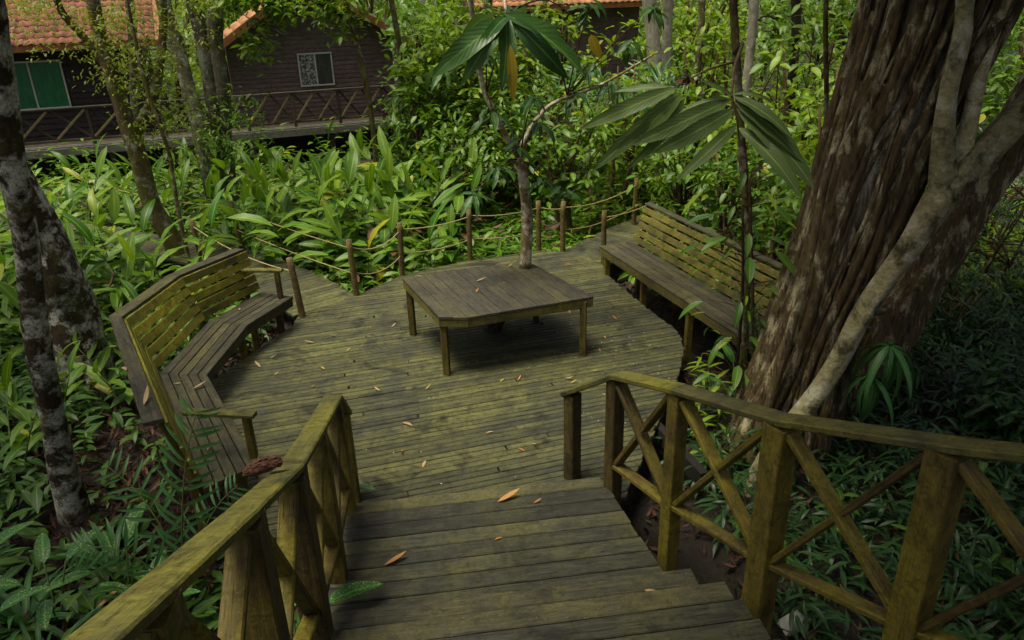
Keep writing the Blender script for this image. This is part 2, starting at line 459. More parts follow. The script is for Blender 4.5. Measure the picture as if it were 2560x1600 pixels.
def tube_data(pts, radii, seg=12, sub=5, lump=0.06, flute=0.0, nflute=5, seed=0):
    rs = np.random.default_rng(seed)
    Q = catmull([(*p, r) for p, r in zip(pts, radii)], sub)
    C, rad = Q[:, :3], np.maximum(Q[:, 3], 0.002)
    T = np.gradient(C, axis=0)
    T /= np.linalg.norm(T, axis=1)[:, None]
    ref = np.array([0.31, 0.95, 0.05])
    N = ref - T * (T @ ref)[:, None]
    N /= np.linalg.norm(N, axis=1)[:, None]
    B = np.cross(T, N)
    a = np.linspace(0, 2 * math.pi, seg, endpoint=False)
    s = np.concatenate([[0], np.cumsum(np.linalg.norm(np.diff(C, axis=0), axis=1))])
    r = np.ones((len(C), seg))
    for k in range(5):
        kk, fz, ph, am = rs.integers(1, 5), rs.uniform(1.0, 7.0), rs.uniform(0, 6.3, 2), rs.uniform(0.3, 1)
        r += lump * am * np.sin(kk * a[None, :] + ph[0]) * np.sin(fz * s[:, None] + ph[1])
    if flute:
        r += flute * np.cos(nflute * a[None, :] + 0.5 * s[:, None] + rs.uniform(0, 6)) + flute * 0.6 * np.cos((nflute * 2 + 1) * a[None, :] - 0.8 * s[:, None])
    V = C[:, None, :] + (N[:, None, :] * np.cos(a)[None, :, None] + B[:, None, :] * np.sin(a)[None, :, None]) * (r * rad[:, None])[:, :, None]
    V = V.reshape(-1, 3)
    F = []
    n = len(C)
    for i in range(n - 1):
        for j in range(seg):
            k = (j + 1) % seg
            F.append((i * seg + j, i * seg + k, (i + 1) * seg + k, (i + 1) * seg + j))
    F.append(tuple(reversed(range(seg))))
    F.append(tuple(range((n - 1) * seg, n * seg)))
    return V, F

def tube(name, pts, radii, mat, parent=None, **k):
    V, F = tube_data(pts, radii, **k)
    return mobj(name, V, F, mat, parent, smooth=True)

def join_tubes(list_of, **k):
    VV, FF, o = [], [], 0
    for i, (pts, radii) in enumerate(list_of):
        V, F = tube_data(pts, radii, seed=i + 3, **k)
        VV.append(V)
        FF += [tuple(x + o for x in f) for f in F]
        o += len(V)
    return np.vstack(VV), FF

# ------------------------------------------------------------------ leaves
def leaf_template(n=5, width=0.25, shape='lance', fold=0.35, droop=0.8, wave=0.0, twist=0.0, bend=0.0):
    """leaf of length 1 along +Y, upper side +Z; returns verts, faces, uvs per vertex"""
    V, UV = [], []
    y = z = 0.0
    for i in range(n + 1):
        t = i / n
        ang = 0.12 * droop - droop * t
        if i:
            y += math.cos(ang) / n
            z += math.sin(ang) / n
        if shape == 'lance': w = (t ** 0.75) * ((1 - t) ** 0.85) * 1.95
        elif shape == 'ovate': w = (t ** 0.5) * ((1 - t) ** 0.75) * 1.72
        elif shape == 'strap': w = min(1.0, t * 6 + 0.25) * (1 - t ** 3) ** 0.8
        else: w = (t ** 0.45) * ((1 - t) ** 0.5) * 1.5
        w = max(w, 0.02) * width * 0.5
        wv = wave * math.sin(t * 17) * w
        tw, bx = twist * t, bend * t * t
        c_, s__ = math.cos(tw), math.sin(tw)
        for (px, pz) in ((-w, fold * w + wv), (0.0, 0.0), (w, fold * w - wv)):
            V.append((bx + px * c_ - pz * s__, y, z + px * s__ + pz * c_))
        UV += [(0, t), (0.5, t), (1, t)]
    F = []
    for i in range(n):
        a = i * 3
        F += [(a, a + 1, a + 4, a + 3), (a + 1, a + 2, a + 5, a + 4)]
    return np.array(V), F, np.array(UV)

def leaf_mesh(name, mat, **k):
    V, F, UV = leaf_template(**k)
    me = mesh(name, V, F, mat, True)
    ul = me.uv_layers.new(name='UVMap')
    idx = np.empty(len(me.loops), dtype=np.int32)
    me.loops.foreach_get('vertex_index', idx)
    ul.data.foreach_set('uv', UV[idx].astype(np.float32).ravel())
    return me

def leaf_frame(d, nrm):
    d = np.asarray(d, float)
    d = d / np.linalg.norm(d)
    z = np.asarray(nrm, float)
    z = z - d * (z @ d)
    l_ = np.linalg.norm(z)
    if l_ < 1e-4:
        z = np.array([1.0, 0, 0]) - d * d[0]
        l_ = np.linalg.norm(z)
    z = z / l_
    x = np.cross(d, z)
    return x, d, z

def leaf_obj(me, pos, d, nrm, length, wscale=1.0, parent=None, name='leaf'):
    x, y, z = leaf_frame(d, nrm)
    mw = Matrix(((x[0] * length * wscale, y[0] * length, z[0] * length, pos[0]),
                 (x[1] * length * wscale, y[1] * length, z[1] * length, pos[1]),
                 (x[2] * length * wscale, y[2] * length, z[2] * length, pos[2]), (0, 0, 0, 1)))
    o = bpy.data.objects.new(name, me)
    return place(o, mw, parent)

def leaf_mass(name, P, D, N, Ln, mat, parent=None, tmpl=None, kind=None, wscale=None):
    """one mesh of many real leaves; P, D, N are (n,3), Ln (n,)"""
    P, D, N, Ln = (np.asarray(a, float) for a in (P, D, N, Ln))
    TV, TF, TUV = tmpl if tmpl is not None else leaf_template(3, 0.42, 'ovate', 0.3, 0.6)
    n = len(P)
    D = D / np.linalg.norm(D, axis=1)[:, None]
    Z = N - D * np.sum(N * D, axis=1)[:, None]
    Z /= np.maximum(np.linalg.norm(Z, axis=1), 1e-4)[:, None]
    X = np.cross(D, Z)
    ws = np.ones(n) if wscale is None else np.asarray(wscale)
    V = P[:, None, :] + Ln[:, None, None] * (X[:, None, :] * (TV[None, :, 0:1] * ws[:, None, None]) + D[:, None, :] * TV[None, :, 1:2] + Z[:, None, :] * TV[None, :, 2:3])
    nv, nf = len(TV), len(TF)
    TFa = np.array(TF)
    F = (TFa[None, :, :] + (np.arange(n) * nv)[:, None, None]).reshape(-1, 4)
    me = bpy.data.meshes.new(name)
    me.vertices.add(n * nv)
    me.vertices.foreach_set('co', V.astype(np.float32).ravel())
    me.loops.add(F.size)
    me.loops.foreach_set('vertex_index', F.astype(np.int32).ravel())
    me.polygons.add(len(F))
    me.polygons.foreach_set('loop_start', (np.arange(len(F)) * 4).astype(np.int32))
    me.polygons.foreach_set('use_smooth', np.ones(len(F), dtype=bool))
    me.update(calc_edges=True)
    at = me.attributes.new('rnd', 'FLOAT', 'FACE')
    at.data.foreach_set('value', np.repeat(rng.random(n), nf).astype(np.float32))
    ul = me.uv_layers.new(name='UVMap')
    uv = np.tile(TUV[TFa.ravel()], (n, 1))
    ul.data.foreach_set('uv', uv.astype(np.float32).ravel())
    me.materials.append(M[mat])
    o = bpy.data.objects.new(name, me)
    place(o, Matrix.Identity(4), parent)
    if kind: o['kind'] = kind
    return o

def unit(n, zmin=-1, zmax=1):
    z = rng.uniform(zmin, zmax, n)
    a = rng.uniform(0, 2 * math.pi, n)
    r = np.sqrt(np.maximum(0, 1 - z * z))
    return np.stack([r * np.cos(a), r * np.sin(a), z], 1)

# ================================================================== SETTING
def ground_h(x, y):
    z = -0.45 + 0.05 * np.sin(x * 1.3 + 0.7) * np.cos(y * 0.9) + 0.035 * np.sin(x * 3.1 + y * 2.3) + 0.02 * np.sin(x * 7.3 - y * 5.1)
    return z
def make_ground():
    xs = np.concatenate([np.linspace(-400, -30, 8)[:-1], np.linspace(-30, 30, 121), np.linspace(30, 400, 8)[1:]])
    ys = np.concatenate([np.linspace(-60, -6, 5)[:-1], np.linspace(-6, 40, 93), np.linspace(40, 900, 14)[1:]])
    X, Y = np.meshgrid(xs, ys)
    Z = ground_h(X, Y) + 0.02 * rng.standard_normal(X.shape)
    # rises behind the camera to meet the top of the stairs
    Z = Z + np.clip((1.2 - Y) / 3.0, 0, 1) * 1.1
    V = np.stack([X.ravel(), Y.ravel(), Z.ravel()], 1)
    nx, ny = len(xs), len(ys)
    F = [(j * nx + i, j * nx + i + 1, (j + 1) * nx + i + 1, (j + 1) * nx + i) for j in range(ny - 1) for i in range(nx - 1)]
    mt, nt, out = new_mat('forest_soil')
    nb = NB(nt)
    pos = nb.n('ShaderNodeNewGeometry').outputs['Position']
    a = nb.noise(pos, 1.6, 6, 0.65)
    b = nb.noise(pos, 22.0, 5, 0.7)
    c = nb.mix(nb.ramp(a, [(0.3, 0.0), (0.7, 1.0)]), (0.009, 0.007, 0.004), (0.024, 0.017, 0.010))
    c = nb.mix(nb.ramp(b, [(0.52, 0.0), (0.62, 0.8)]), c, (0.045, 0.026, 0.013))
    c = nb.mix(nb.ramp(nb.noise(pos, 0.7, 4, 0.6), [(0.55, 0.0), (0.7, 0.5)]), c, (0.028, 0.040, 0.010))
    bs = nb.n('ShaderNodeBsdfPrincipled')
    nb.l(c, bs.inputs['Base Color'])
    bs.inputs['Roughness'].default_value = 0.9
    nb.l(nb.bump(nb.math('ADD', a, b), 0.9, 0.05), bs.inputs['Normal'])
    nb.l(bs.outputs[0], out.inputs[0])
    o = mobj('ground', V, F, mt, smooth=True)
    tag(o, 'dark damp forest soil under the plants and decking', kind='structure')
make_ground()

# ---- main deck: planks turned nine degrees, each plank its own board
DECK = [(1.62, 5.22), (2.9, 7.40), (3.12, 7.9), (3.22, 8.4), (3.02, 9.45), (2.86, 10.6), (2.92, 11.05), (2.45, 11.78), (2.04, 11.92),
        (0.86, 11.70), (-0.21, 11.24), (-0.95, 10.48), (-1.66, 9.92), (-1.74, 9.52), (-2.12, 8.82), (-2.50, 8.05), (-2.42, 7.2), (-1.95, 6.25), (-1.62, 5.22)]
def bearers(name, lines, z, w=0.08, h=0.16, mat='dark'):
    VV, FF = [], []
    for (a, b) in lines:
        a, b = Vector((*a, z)), Vector((*b, z))
        F = frame(b - a)
        L = (b - a).length
        o = len(VV)
        for x in (0, L):
            for (y, zz) in ((-w / 2, -h / 2), (w / 2, -h / 2), (w / 2, h / 2), (-w / 2, h / 2)):
                VV.append((a.x + F[0][0] * x + F[0][1] * y, a.y + F[1][0] * x + F[1][1] * y, z + zz))
        FF += [(o, o + 1, o + 5, o + 4), (o + 1, o + 2, o + 6, o + 5), (o + 2, o + 3, o + 7, o + 6), (o + 3, o, o + 4, o + 7), (o + 3, o + 2, o + 1, o), (o + 4, o + 5, o + 6, o + 7)]
    return VV, FF
lines = []
nD = len(DECK)
for i in range(nD):
    a, b = Vector(DECK[i]), Vector(DECK[(i + 1) % nD])
    c = Vector((0.5, 8.5))
    lines.append((a + (c - a) * 0.03, b + (c - b) * 0.03))
for x in (-1.2, -0.4, 0.4, 1.2, 2.0):
    lines.append(((x + 0.45, 5.5), (x - 0.35, 10.2)))
Vb, Fb = bearers('deck', lines, -0.125)
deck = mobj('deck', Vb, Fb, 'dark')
tag(deck, 'wide weathered timber deck with narrow mossy planks', kind='structure')
ANG = R(9.0)
ca_, sa_ = math.cos(ANG), math.sin(ANG)
rot = [(x * ca_ + y * sa_, -x * sa_ + y * ca_) for x, y in DECK]
def span(v):
    xs = []
    for i in range(nD):
        (x0, y0), (x1, y1) = rot[i], rot[(i + 1) % nD]
        if (y0 - v) * (y1 - v) < 0:
            xs.append(x0 + (x1 - x0) * (v - y0) / (y1 - y0))
    return (min(xs), max(xs)) if len(xs) >= 2 else None
vmin, vmax = min(y for x, y in rot), max(y for x, y in rot)
PITCH_D = 0.080
v = vmin + 0.004
row = 0
while v < vmax - 0.01:
    v1 = v + PITCH_D * random.uniform(0.97, 1.03)
    s0, s1 = span(v + 0.004), span(min(v1 - 0.005, vmax - 0.001))
    if s0 and s1:
        jit = [random.uniform(-0.015, 0.015) for _ in range(2)]
        cuts = [0.0, 1.0]
        wid = s0[1] - s0[0]
        if wid > 3.0: cuts = [0.0, (0.38, 0.60, 0.72, 0.27)[row % 4] + random.uniform(-0.03, 0.03), 1.0]
        for k in range(len(cuts) - 1):
            f0, f1 = cuts[k], cuts[k + 1]
            g0 = 0.0 if k == 0 else 0.002
            def X_(s, f): return s[0] + (s[1] - s[0]) * f
            xa, xb = X_(s0, f0) + g0, X_(s0, f1) - 0.002
            xc, xd = X_(s1, f1) - 0.002, X_(s1, f0) + g0
            if k > 0: xd = xa
            if k < len(cuts) - 2: xc = xb
            y0, y1 = v + 0.004, v1 - 0.005
            ox, oy = (xa + xb) / 2, (y0 + y1) / 2
            poly = [(xa - ox + jit[0], y0 - oy), (xb - ox + jit[1], y0 - oy), (xc - ox + jit[1], y1 - oy), (xd - ox + jit[0], y1 - oy)]
            if abs(poly[1][0] - poly[0][0]) < 0.03: continue
            dz = random.uniform(-0.003, 0.003)
            o = prism('plank', poly, -0.045, dz, 'deck', deck, origin=(ox * ca_ - oy * sa_, ox * sa_ + oy * ca_, 0), ang=ANG)
    v = v1
    row += 1

# ---- boardwalks leaving the deck
def boardwalk(name, centre, half, label, zoff=-0.012):
    C = catmull([(x, y, 0) for x, y in centre], 12)
    lines = []
    for sgn in (-1, 1):
        for i in range(0, len(C) - 6, 6):
            t0 = C[min(i + 1, len(C) - 1)] - C[i]
            t1 = C[min(i + 7, len(C) - 1)] - C[i + 5]
            n0, n1 = Vector((-t0[1], t0[0])).normalized(), Vector((-t1[1], t1[0])).normalized()
            lines.append((Vector(C[i][:2]) + n0 * sgn * half * 0.75, Vector(C[i + 6][:2]) + n1 * sgn * half * 0.75))
    Vb, Fb = bearers(name, lines, zoff - 0.125)
    root = mobj(name, Vb, Fb, 'dark')
    tag(root, label, kind='structure')
    d = np.concatenate([[0], np.cumsum(np.linalg.norm(np.diff(C, axis=0), axis=1))])
    s = 0.0
    while s < d[-1] - 0.12:
        p = np.array([np.interp(s + 0.056, d, C[:, k]) for k in range(3)])
        q = np.array([np.interp(s + 0.066, d, C[:, k]) for k in range(3)])
        t = Vector(q - p).normalized()
        n = Vector((-t.y, t.x, 0))
        a = Vector(p) + n * (half + random.uniform(-0.01, 0.01))
        b = Vector(p) - n * (half + random.uniform(-0.01, 0.01))
        a.z = b.z = zoff - 0.02 + random.uniform(-0.003, 0.003)
        board('plank', a, b, 0.106, 0.04, 'deck', root)
        s += 0.115
    return root
boardwalk('boardwalk', [(-1.32, 10.22), (-2.05, 11.4), (-3.2, 12.75), (-4.6, 13.75), (-6.6, 15.1), (-8.8, 16.8)], 0.50, 'narrow plank boardwalk leading away behind the curved bench')
boardwalk('boardwalk', [(2.68, 11.38), (3.45, 12.25), (4.5, 13.15), (6.2, 14.4), (8.2, 15.4)], 0.46, 'narrow plank boardwalk leading away past the straight bench')

# ================================================================== STAIRCASE
stair = thing('staircase', (0.4, 4.6, 0), 'broad timber stairs with a deep landing stepping down to the deck', 'staircase')
ST_L = -0.84
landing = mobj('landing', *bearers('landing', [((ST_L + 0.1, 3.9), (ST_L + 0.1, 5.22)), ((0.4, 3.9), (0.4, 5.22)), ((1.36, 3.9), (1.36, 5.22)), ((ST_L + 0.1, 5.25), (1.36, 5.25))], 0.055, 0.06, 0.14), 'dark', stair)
y = 5.335
k = 0
while y > 3.86:
    w = 0.165 if k else 0.15
    xr = 1.44 + (5.3 - y) * 0.135
    board('plank', (ST_L + random.uniform(-0.01, 0.01), y - w / 2, 0.148 + random.uniform(-0.002, 0.002)), (xr + random.uniform(-0.012, 0.012), y - w / 2, 0.148), w - 0.009, 0.042, 'step' if k else 'nose', landing, skew1=-0.02)
    y -= w
    k += 1
board('riser', (ST_L, 5.318, 0.064), (1.43, 5.318, 0.064), 0.12, 0.022, 'step', stair, upv=(0, 1, 0))
STEPS = [(3.95, 0.34, 2, 1.70), (3.62, 0.51, 6, 1.80)] + [(2.62 - 0.28 * i, 0.68 + 0.17 * i, 2, 1.86 + 0.03 * i) for i in range(8)]
for (yf, z, npk, xr) in STEPS:
    for j in range(npk):
        w = 0.168
        yc = yf - w / 2 - j * w
        board('tread', (ST_L + random.uniform(-0.01, 0.01), yc, z - 0.022 + random.uniform(-0.002, 0.002)), (xr + 0.05 * j + random.uniform(-0.01, 0.015), yc, z - 0.022), w - 0.008, 0.042, 'step' if j else 'nose', stair)
    board('riser', (ST_L + 0.01, yf - 0.018, z - 0.107), (xr - 0.02, yf - 0.018, z - 0.107), 0.122, 0.022, 'step', stair, upv=(0, 1, 0))
for x0, x1 in ((ST_L + 0.06, ST_L + 0.06), (1.66, 1.9)):
    board('stringer', (x0, 2.62, 0.42), (x1, 0.45, 1.72), 0.05, 0.22, 'rail', stair)
for x in (ST_L + 0.15, 1.1):
    board('post', (x, 4.1, -0.6), (x, 4.1, 0.0), 0.1, 0.1, 'rail', stair, upv=(0, 1, 0))
board('post', (1.7, 1.2, -0.6), (1.7, 1.2, 1.6), 0.12, 0.12, 'rail', stair, upv=(0, 1, 0))
board('post', (-0.6, 1.2, -0.6), (-0.6, 1.2, 1.6), 0.12, 0.12, 'rail', stair, upv=(0, 1, 0))

# ================================================================== STAIR RAILINGS
def railing(label, posts, low_from=1):
    """posts: list of (x, y, base z, cap-underside z, low rail z or None)"""
    root = thing('stair_railing', (posts[1][0], posts[1][1], posts[1][2]), label, 'railing')
    P = [Vector((p[0], p[1], 0)) for p in posts]
    for i, (x, y, zb, zt, lo) in enumerate(posts):
        a = P[max(i - 1, 0)]
        b = P[min(i + 1, len(P) - 1)]
        t = (b - a).normalized()
        w = 0.115 if i < 3 else 0.155
        board('post', (x, y, zb), (x, y, zt - 0.004), w, w, 'rail', root, upv=t, ch=0.007)
    ext = 0.10
    n = len(posts)
    for i in range(n - 1):
        a = Vector((posts[i][0], posts[i][1], posts[i][3] + 0.0235))
        b = Vector((posts[i + 1][0], posts[i + 1][1], posts[i + 1][3] + 0.0235))
        d = (b - a).normalized()
        lift = 0.0015 * (i % 2)
        a2 = a - d * (0.09 if i == 0 else 0.0) + Vector((0, 0, lift))
        b2 = b + Vector((0, 0, lift))
        board('top_rail', a2, b2, 0.145, 0.046, 'cap', root, ch=0.009)
        if i >= low_from and posts[i][4] is not None and posts[i + 1][4] is not None:
            la, lb = a.copy(), b.copy()
            la.z, lb.z = posts[i][4], posts[i + 1][4]
            hz = Vector((d.x, d.y, 0)).normalized()
            la2, lb2 = la + d * 0.055, lb - d * 0.055
            board('lower_rail', la2, lb2, 0.10, 0.042, 'rail', root)
            side = Vector((-hz.y, hz.x, 0)) * 0.0
            ta = Vector((a.x, a.y, posts[i][3] - 0.03)) + hz * 0.07
            tb = Vector((b.x, b.y, posts[i + 1][3] - 0.05)) - hz * 0.07
            ba = la + hz * 0.07 + Vector((0, 0, 0.05))
            bb = lb - hz * 0.07 + Vector((0, 0, 0.06))
            board('brace', ta, bb, 0.098, 0.044, 'rail', root)
            # the other diagonal is cut in two where it meets the first
            f = 0.5
            mid = (ba + tb) * 0.5
            dd = (tb - ba).normalized()
            board('brace', ba, mid - dd * 0.024, 0.086, 0.042, 'rail', root)
            board('brace', mid + dd * 0.024, tb, 0.086, 0.042, 'rail', root)
    return root
railing('mossy cross-braced stair railing spreading out beside the fig tree',
        [(1.23, 5.58, -0.30, 0.88, None), (1.49, 5.17, -0.35, 1.215, 0.40), (1.74, 4.45, -0.45, 1.455, 0.50), (2.04, 3.57, -0.5, 1.70, 0.68),
         (2.41, 2.71, -0.5, 2.04, 0.93), (2.78, 1.80, -0.4, 2.44, 1.32), (3.1, 0.9, -0.3, 2.86, 1.72)])
railing('mossy cross-braced stair railing with a brown husk resting on its cap',
        [(-0.715, 5.60, -0.30, 0.88, None), (-0.722, 5.25, -0.35, 1.20, 0.40), (-0.745, 4.45, -0.45, 1.43, 0.50), (-0.775, 3.60, -0.5, 1.685, 0.70),
         (-0.80, 2.68, -0.5, 2.10, 1.08), (-0.83, 1.75, -0.4, 2.53, 1.50), (-0.86, 0.8, -0.3, 2.97, 1.94)])

# ================================================================== CURVED BENCH
cb = thing('curved_bench', (-2.2, 7.6, 0), 'curved timber bench with yellow-green mossy slatted back', 'bench')
FR = [Vector((-1.48, 5.68)), Vector((-2.28, 7.48)), Vector((-2.08, 8.73)), Vector((-1.64, 9.57))]
BK = [Vector((-1.86, 5.40)), Vector((-2.80, 7.60)), Vector((-2.60, 8.90)), Vector((-2.10, 9.83))]
TP = [Vector((-2.06, 5.50)), Vector((-3.06, 7.73)), Vector((-2.78, 8.92)), Vector((-2.19, 9.78))]
ZS, ZT = 0.42, 1.03
def lerp(a, b, t): return a + (b - a) * t
nb_ = 5
def quad_board(name, c4, z0, z1, mat, parent):
    """flat board from four plan corners (mitred ends), length along first edge"""
    o = (c4[0] + c4[1] + c4[2] + c4[3]) / 4
    d = (c4[1] - c4[0])
    ang = math.atan2(d.y, d.x)
    ca, sa = math.cos(-ang), math.sin(-ang)
    poly = [((p - o).x * ca - (p - o).y * sa, (p - o).x * sa + (p - o).y * ca) for p in c4]
    ar = sum(poly[i][0] * poly[(i + 1) % 4][1] - poly[(i + 1) % 4][0] * poly[i][1] for i in range(4))
    if ar < 0: poly.reverse()
    return prism(name, poly, z0, z1, mat, parent, origin=(o.x, o.y, 0), ang=ang, ch=0.004)
for seg in range(3):
    for j in range(nb_):
        g = 0.010
        t0, t1 = j / nb_ + g, (j + 1) / nb_ - g
        a, b = lerp(FR[seg], BK[seg], t0), lerp(FR[seg + 1], BK[seg + 1], t0)
        c, d = lerp(FR[seg + 1], BK[seg + 1], t1), lerp(FR[seg], BK[seg], t1)
        u = (b - a).normalized() * 0.0015
        dz = random.uniform(-0.002, 0.002)
        quad_board('seat_board', [a + u, b - u, c - u, d + u], ZS - 0.036, ZS + dz, 'seat', cb)
    # apron under the front edge
    a, b = FR[seg], FR[seg + 1]
    inw = (BK[seg] - FR[seg]).normalized() * 0.03
    board('apron', (a.x + inw.x, a.y + inw.y, ZS - 0.088), (b.x + inw.x, b.y + inw.y, ZS - 0.088), 0.024, 0.10, 'seat', cb)
    # leaning slats of the back
    for j in range(5):
        t0 = 0.06 + j * 0.190
        t1 = t0 + 0.150
        pa = [lerp(Vector((*BK[seg], ZS + 0.02)), Vector((*TP[seg], ZT)), t) for t in (t0, t1)]
        pb = [lerp(Vector((*BK[seg + 1], ZS + 0.02)), Vector((*TP[seg + 1], ZT)), t) for t in (t0, t1)]
        A, B = (pa[0] + pa[1]) / 2, (pb[0] + pb[1]) / 2
        upv = ((pa[1] - pa[0]) + (pb[1] - pb[0])).normalized()
        D = (B - A).normalized() * 0.002
        nrm = D.cross(upv)
        board('back_slat', A + D, B - D, 0.026, (pa[1] - pa[0]).length, 'back', cb, upv=upv, ch=0.005)
    # flat cap outside the top slat
    a, b = TP[seg], TP[seg + 1]
    oa = (TP[seg] - FR[seg]).normalized()
    ob = (TP[seg + 1] - FR[seg + 1]).normalized()
    quad_board('cap_board', [a + oa * 0.015, b + ob * 0.015, b + ob * 0.165, a + oa * 0.165], ZT - 0.02, ZT + 0.018, 'seat', cb)
for i in range(4):
    o_ = (BK[i] - FR[i]).normalized()
    f = FR[i] + o_ * 0.12
    if i == 0: f = FR[0] + o_ * 0.12 + (FR[1] - FR[0]).normalized() * 0.25
    if i == 3: f = FR[3] + o_ * 0.12 + (FR[2] - FR[3]).normalized() * 0.2
    board('leg', (f.x, f.y, -0.5), (f.x, f.y, ZS - 0.04), 0.08, 0.08, 'rail', cb, upv=(0, 1, 0))
    b1 = lerp(BK[i], TP[i], 0.0) + o_ * 0.05
    b2 = TP[i] + o_ * 0.05
    if i in (0, 3):
        sh = ((BK[1] - BK[0]) if i == 0 else (BK[2] - BK[3])).normalized() * 0.2
        b1, b2 = b1 + sh, b2 + sh
    board('back_post', (b1.x - o_.x * 0.0, b1.y, -0.5), (b1.x, b1.y, ZS - 0.04), 0.08, 0.08, 'rail', cb, upv=(0, 1, 0))
    board('back_post', (b1.x, b1.y, ZS - 0.02), (b2.x, b2.y, ZT - 0.025), 0.07, 0.05, 'rail', cb, upv=(o_.x, o_.y, 0))
# arm rests
def arm(post_xy, back_xy, z, parent):
    p, b = Vector(post_xy), Vector(back_xy)
    board('arm_post', (p.x, p.y, ZS + 0.002), (p.x, p.y, z - 0.02), 0.065, 0.085, 'rail', parent, upv=(0, 1, 0))
    d = (b - p).normalized()
    board('armrest', (p.x - d.x * 0.08, p.y - d.y * 0.08, z), (b.x, b.y, z), 0.085, 0.038, 'cap', parent)
arm((-1.53, 5.80), (-2.06, 5.95), 0.84, cb)
arm((-1.80, 9.56), (-2.24, 9.66), 0.80, cb)

# ================================================================== STRAIGHT BENCH
sb = thing('straight_bench', (3.3, 9.0, 0), 'long straight slatted bench partly hidden behind a thin sapling', 'bench')
A0, A1 = Vector((2.76, 10.72)), Vector((3.76, 6.20))
du = (A1 - A0).normalized()
dn = Vector((-du.y, du.x))
for j in range(5):
    o_ = dn * (0.055 + 0.110 * j)
    a, b = A0 + o_ + du * random.uniform(-0.008, 0.008), A1 + o_
    board('seat_board', (a.x, a.y, 0.402), (b.x, b.y, 0.402), 0.102, 0.036, 'seat', sb)
board('apron', (A0.x + dn.x * 0.018, A0.y + dn.y * 0.018, 0.332), (A1.x + dn.x * 0.018, A1.y + dn.y * 0.018, 0.332), 0.026, 0.10, 'edge', sb)
for j in range(5):
    t = 0.09 + j * 0.205
    o_ = dn * (0.55 + 0.20 * t)
    z = 0.43 + 0.52 * t
    a, b = A0 + o_ + du * (0.04 + random.uniform(-0.015, 0.015)), A1 + o_
    upv = Vector((dn.x * 0.20, dn.y * 0.20, 0.52))
    board('back_slat', (a.x, a.y, z), (b.x, b.y, z), 0.026, 0.088, 'back_r', sb, upv=upv, ch=0.005)
a, b = A0 + dn * 0.80 + du * 0.02, A1 + dn * 0.80
board('cap_board', (a.x, a.y, 0.985), (b.x, b.y, 0.985), 0.11, 0.03, 'seat', sb)
for f in (0.03, 0.27, 0.52, 0.77, 0.97):
    p = A0 + (A1 - A0) * f
    q = p + dn * 0.07
    board('leg', (q.x, q.y, -0.5), (q.x, q.y, 0.383), 0.085, 0.085, 'rail', sb, upv=(0, 1, 0))
    q = p + dn * 0.62
    board('back_post', (q.x, q.y, -0.5), (q.x, q.y, 0.383), 0.085, 0.085, 'rail', sb, upv=(0, 1, 0))
    r1, r2 = p + dn * 0.62, p + dn * 0.80
    board('back_post', (r1.x, r1.y, 0.40), (r2.x, r2.y, 0.966), 0.07, 0.05, 'rail', sb, upv=(dn.x, dn.y, 0))

# ================================================================== TABLE
tb = thing('table', (0.9, 8.5, 0), 'low square timber table with a slender tree growing up through it', 'table')
TPOLY = [(0.19, 7.74), (0.50, 7.66), (2.00, 7.97), (1.60, 9.14), (1.40, 9.32), (0.55, 9.22), (-0.20, 9.05)]
TA = math.atan2(7.74 - 9.05, 0.19 + 0.20)
ct, s_t = math.cos(-TA), math.sin(-TA)
rp = [(x * ct - y * s_t, x * s_t + y * ct) for x, y in TPOLY]
def tspan(vv):
    xs = []
    for i in range(len(rp)):
        (x0, y0), (x1, y1) = rp[i], rp[(i + 1) % len(rp)]
        if (y0 - vv) * (y1 - vv) < 0: xs.append(x0 + (x1 - x0) * (vv - y0) / (y1 - y0))
    return (min(xs), max(xs)) if len(xs) > 1 else None
v0, v1 = min(y for x, y in rp), max(y for x, y in rp)
vv = v0
npl = 13
for i in range(npl):
    a, b = v0 + (v1 - v0) * i / npl + 0.002, v0 + (v1 - v0) * (i + 1) / npl - 0.002
    s0, s1 = tspan(a + 0.001), tspan(b - 0.001)
    if not (s0 and s1): continue
    ox, oy = (s0[0] + s0[1]) / 2, (a + b) / 2
    poly = [(s0[0] - ox, a - oy), (s0[1] - ox, a - oy), (s1[1] - ox, b - oy), (s1[0] - ox, b - oy)]
    wx, wy = ox * math.cos(TA) - oy * math.sin(TA), ox * math.sin(TA) + oy * math.cos(TA)
    prism('top_plank', poly, 0.722, 0.752 + random.uniform(-0.001, 0.001), 'table', tb, origin=(wx, wy, 0), ang=TA, ch=0.003)
cen = Vector((0.9, 8.5))
for i in range(len(TPOLY)):
    a, b = Vector(TPOLY[i]), Vector(TPOLY[(i + 1) % len(TPOLY)])
    a2, b2 = a + (cen - a).normalized() * 0.022, b + (cen - b).normalized() * 0.022
    board('apron', (a2.x, a2.y, 0.672), (b2.x, b2.y, 0.672), 0.026, 0.095, 'edge', tb)
for (x, y) in ((0.24, 7.80), (1.88, 7.98), (-0.12, 8.97), (1.50, 9.08)):
    board('leg', (x, y, 0.0), (x, y, 0.70), 0.078, 0.078, 'rail', tb, upv=(0.3, 1, 0))

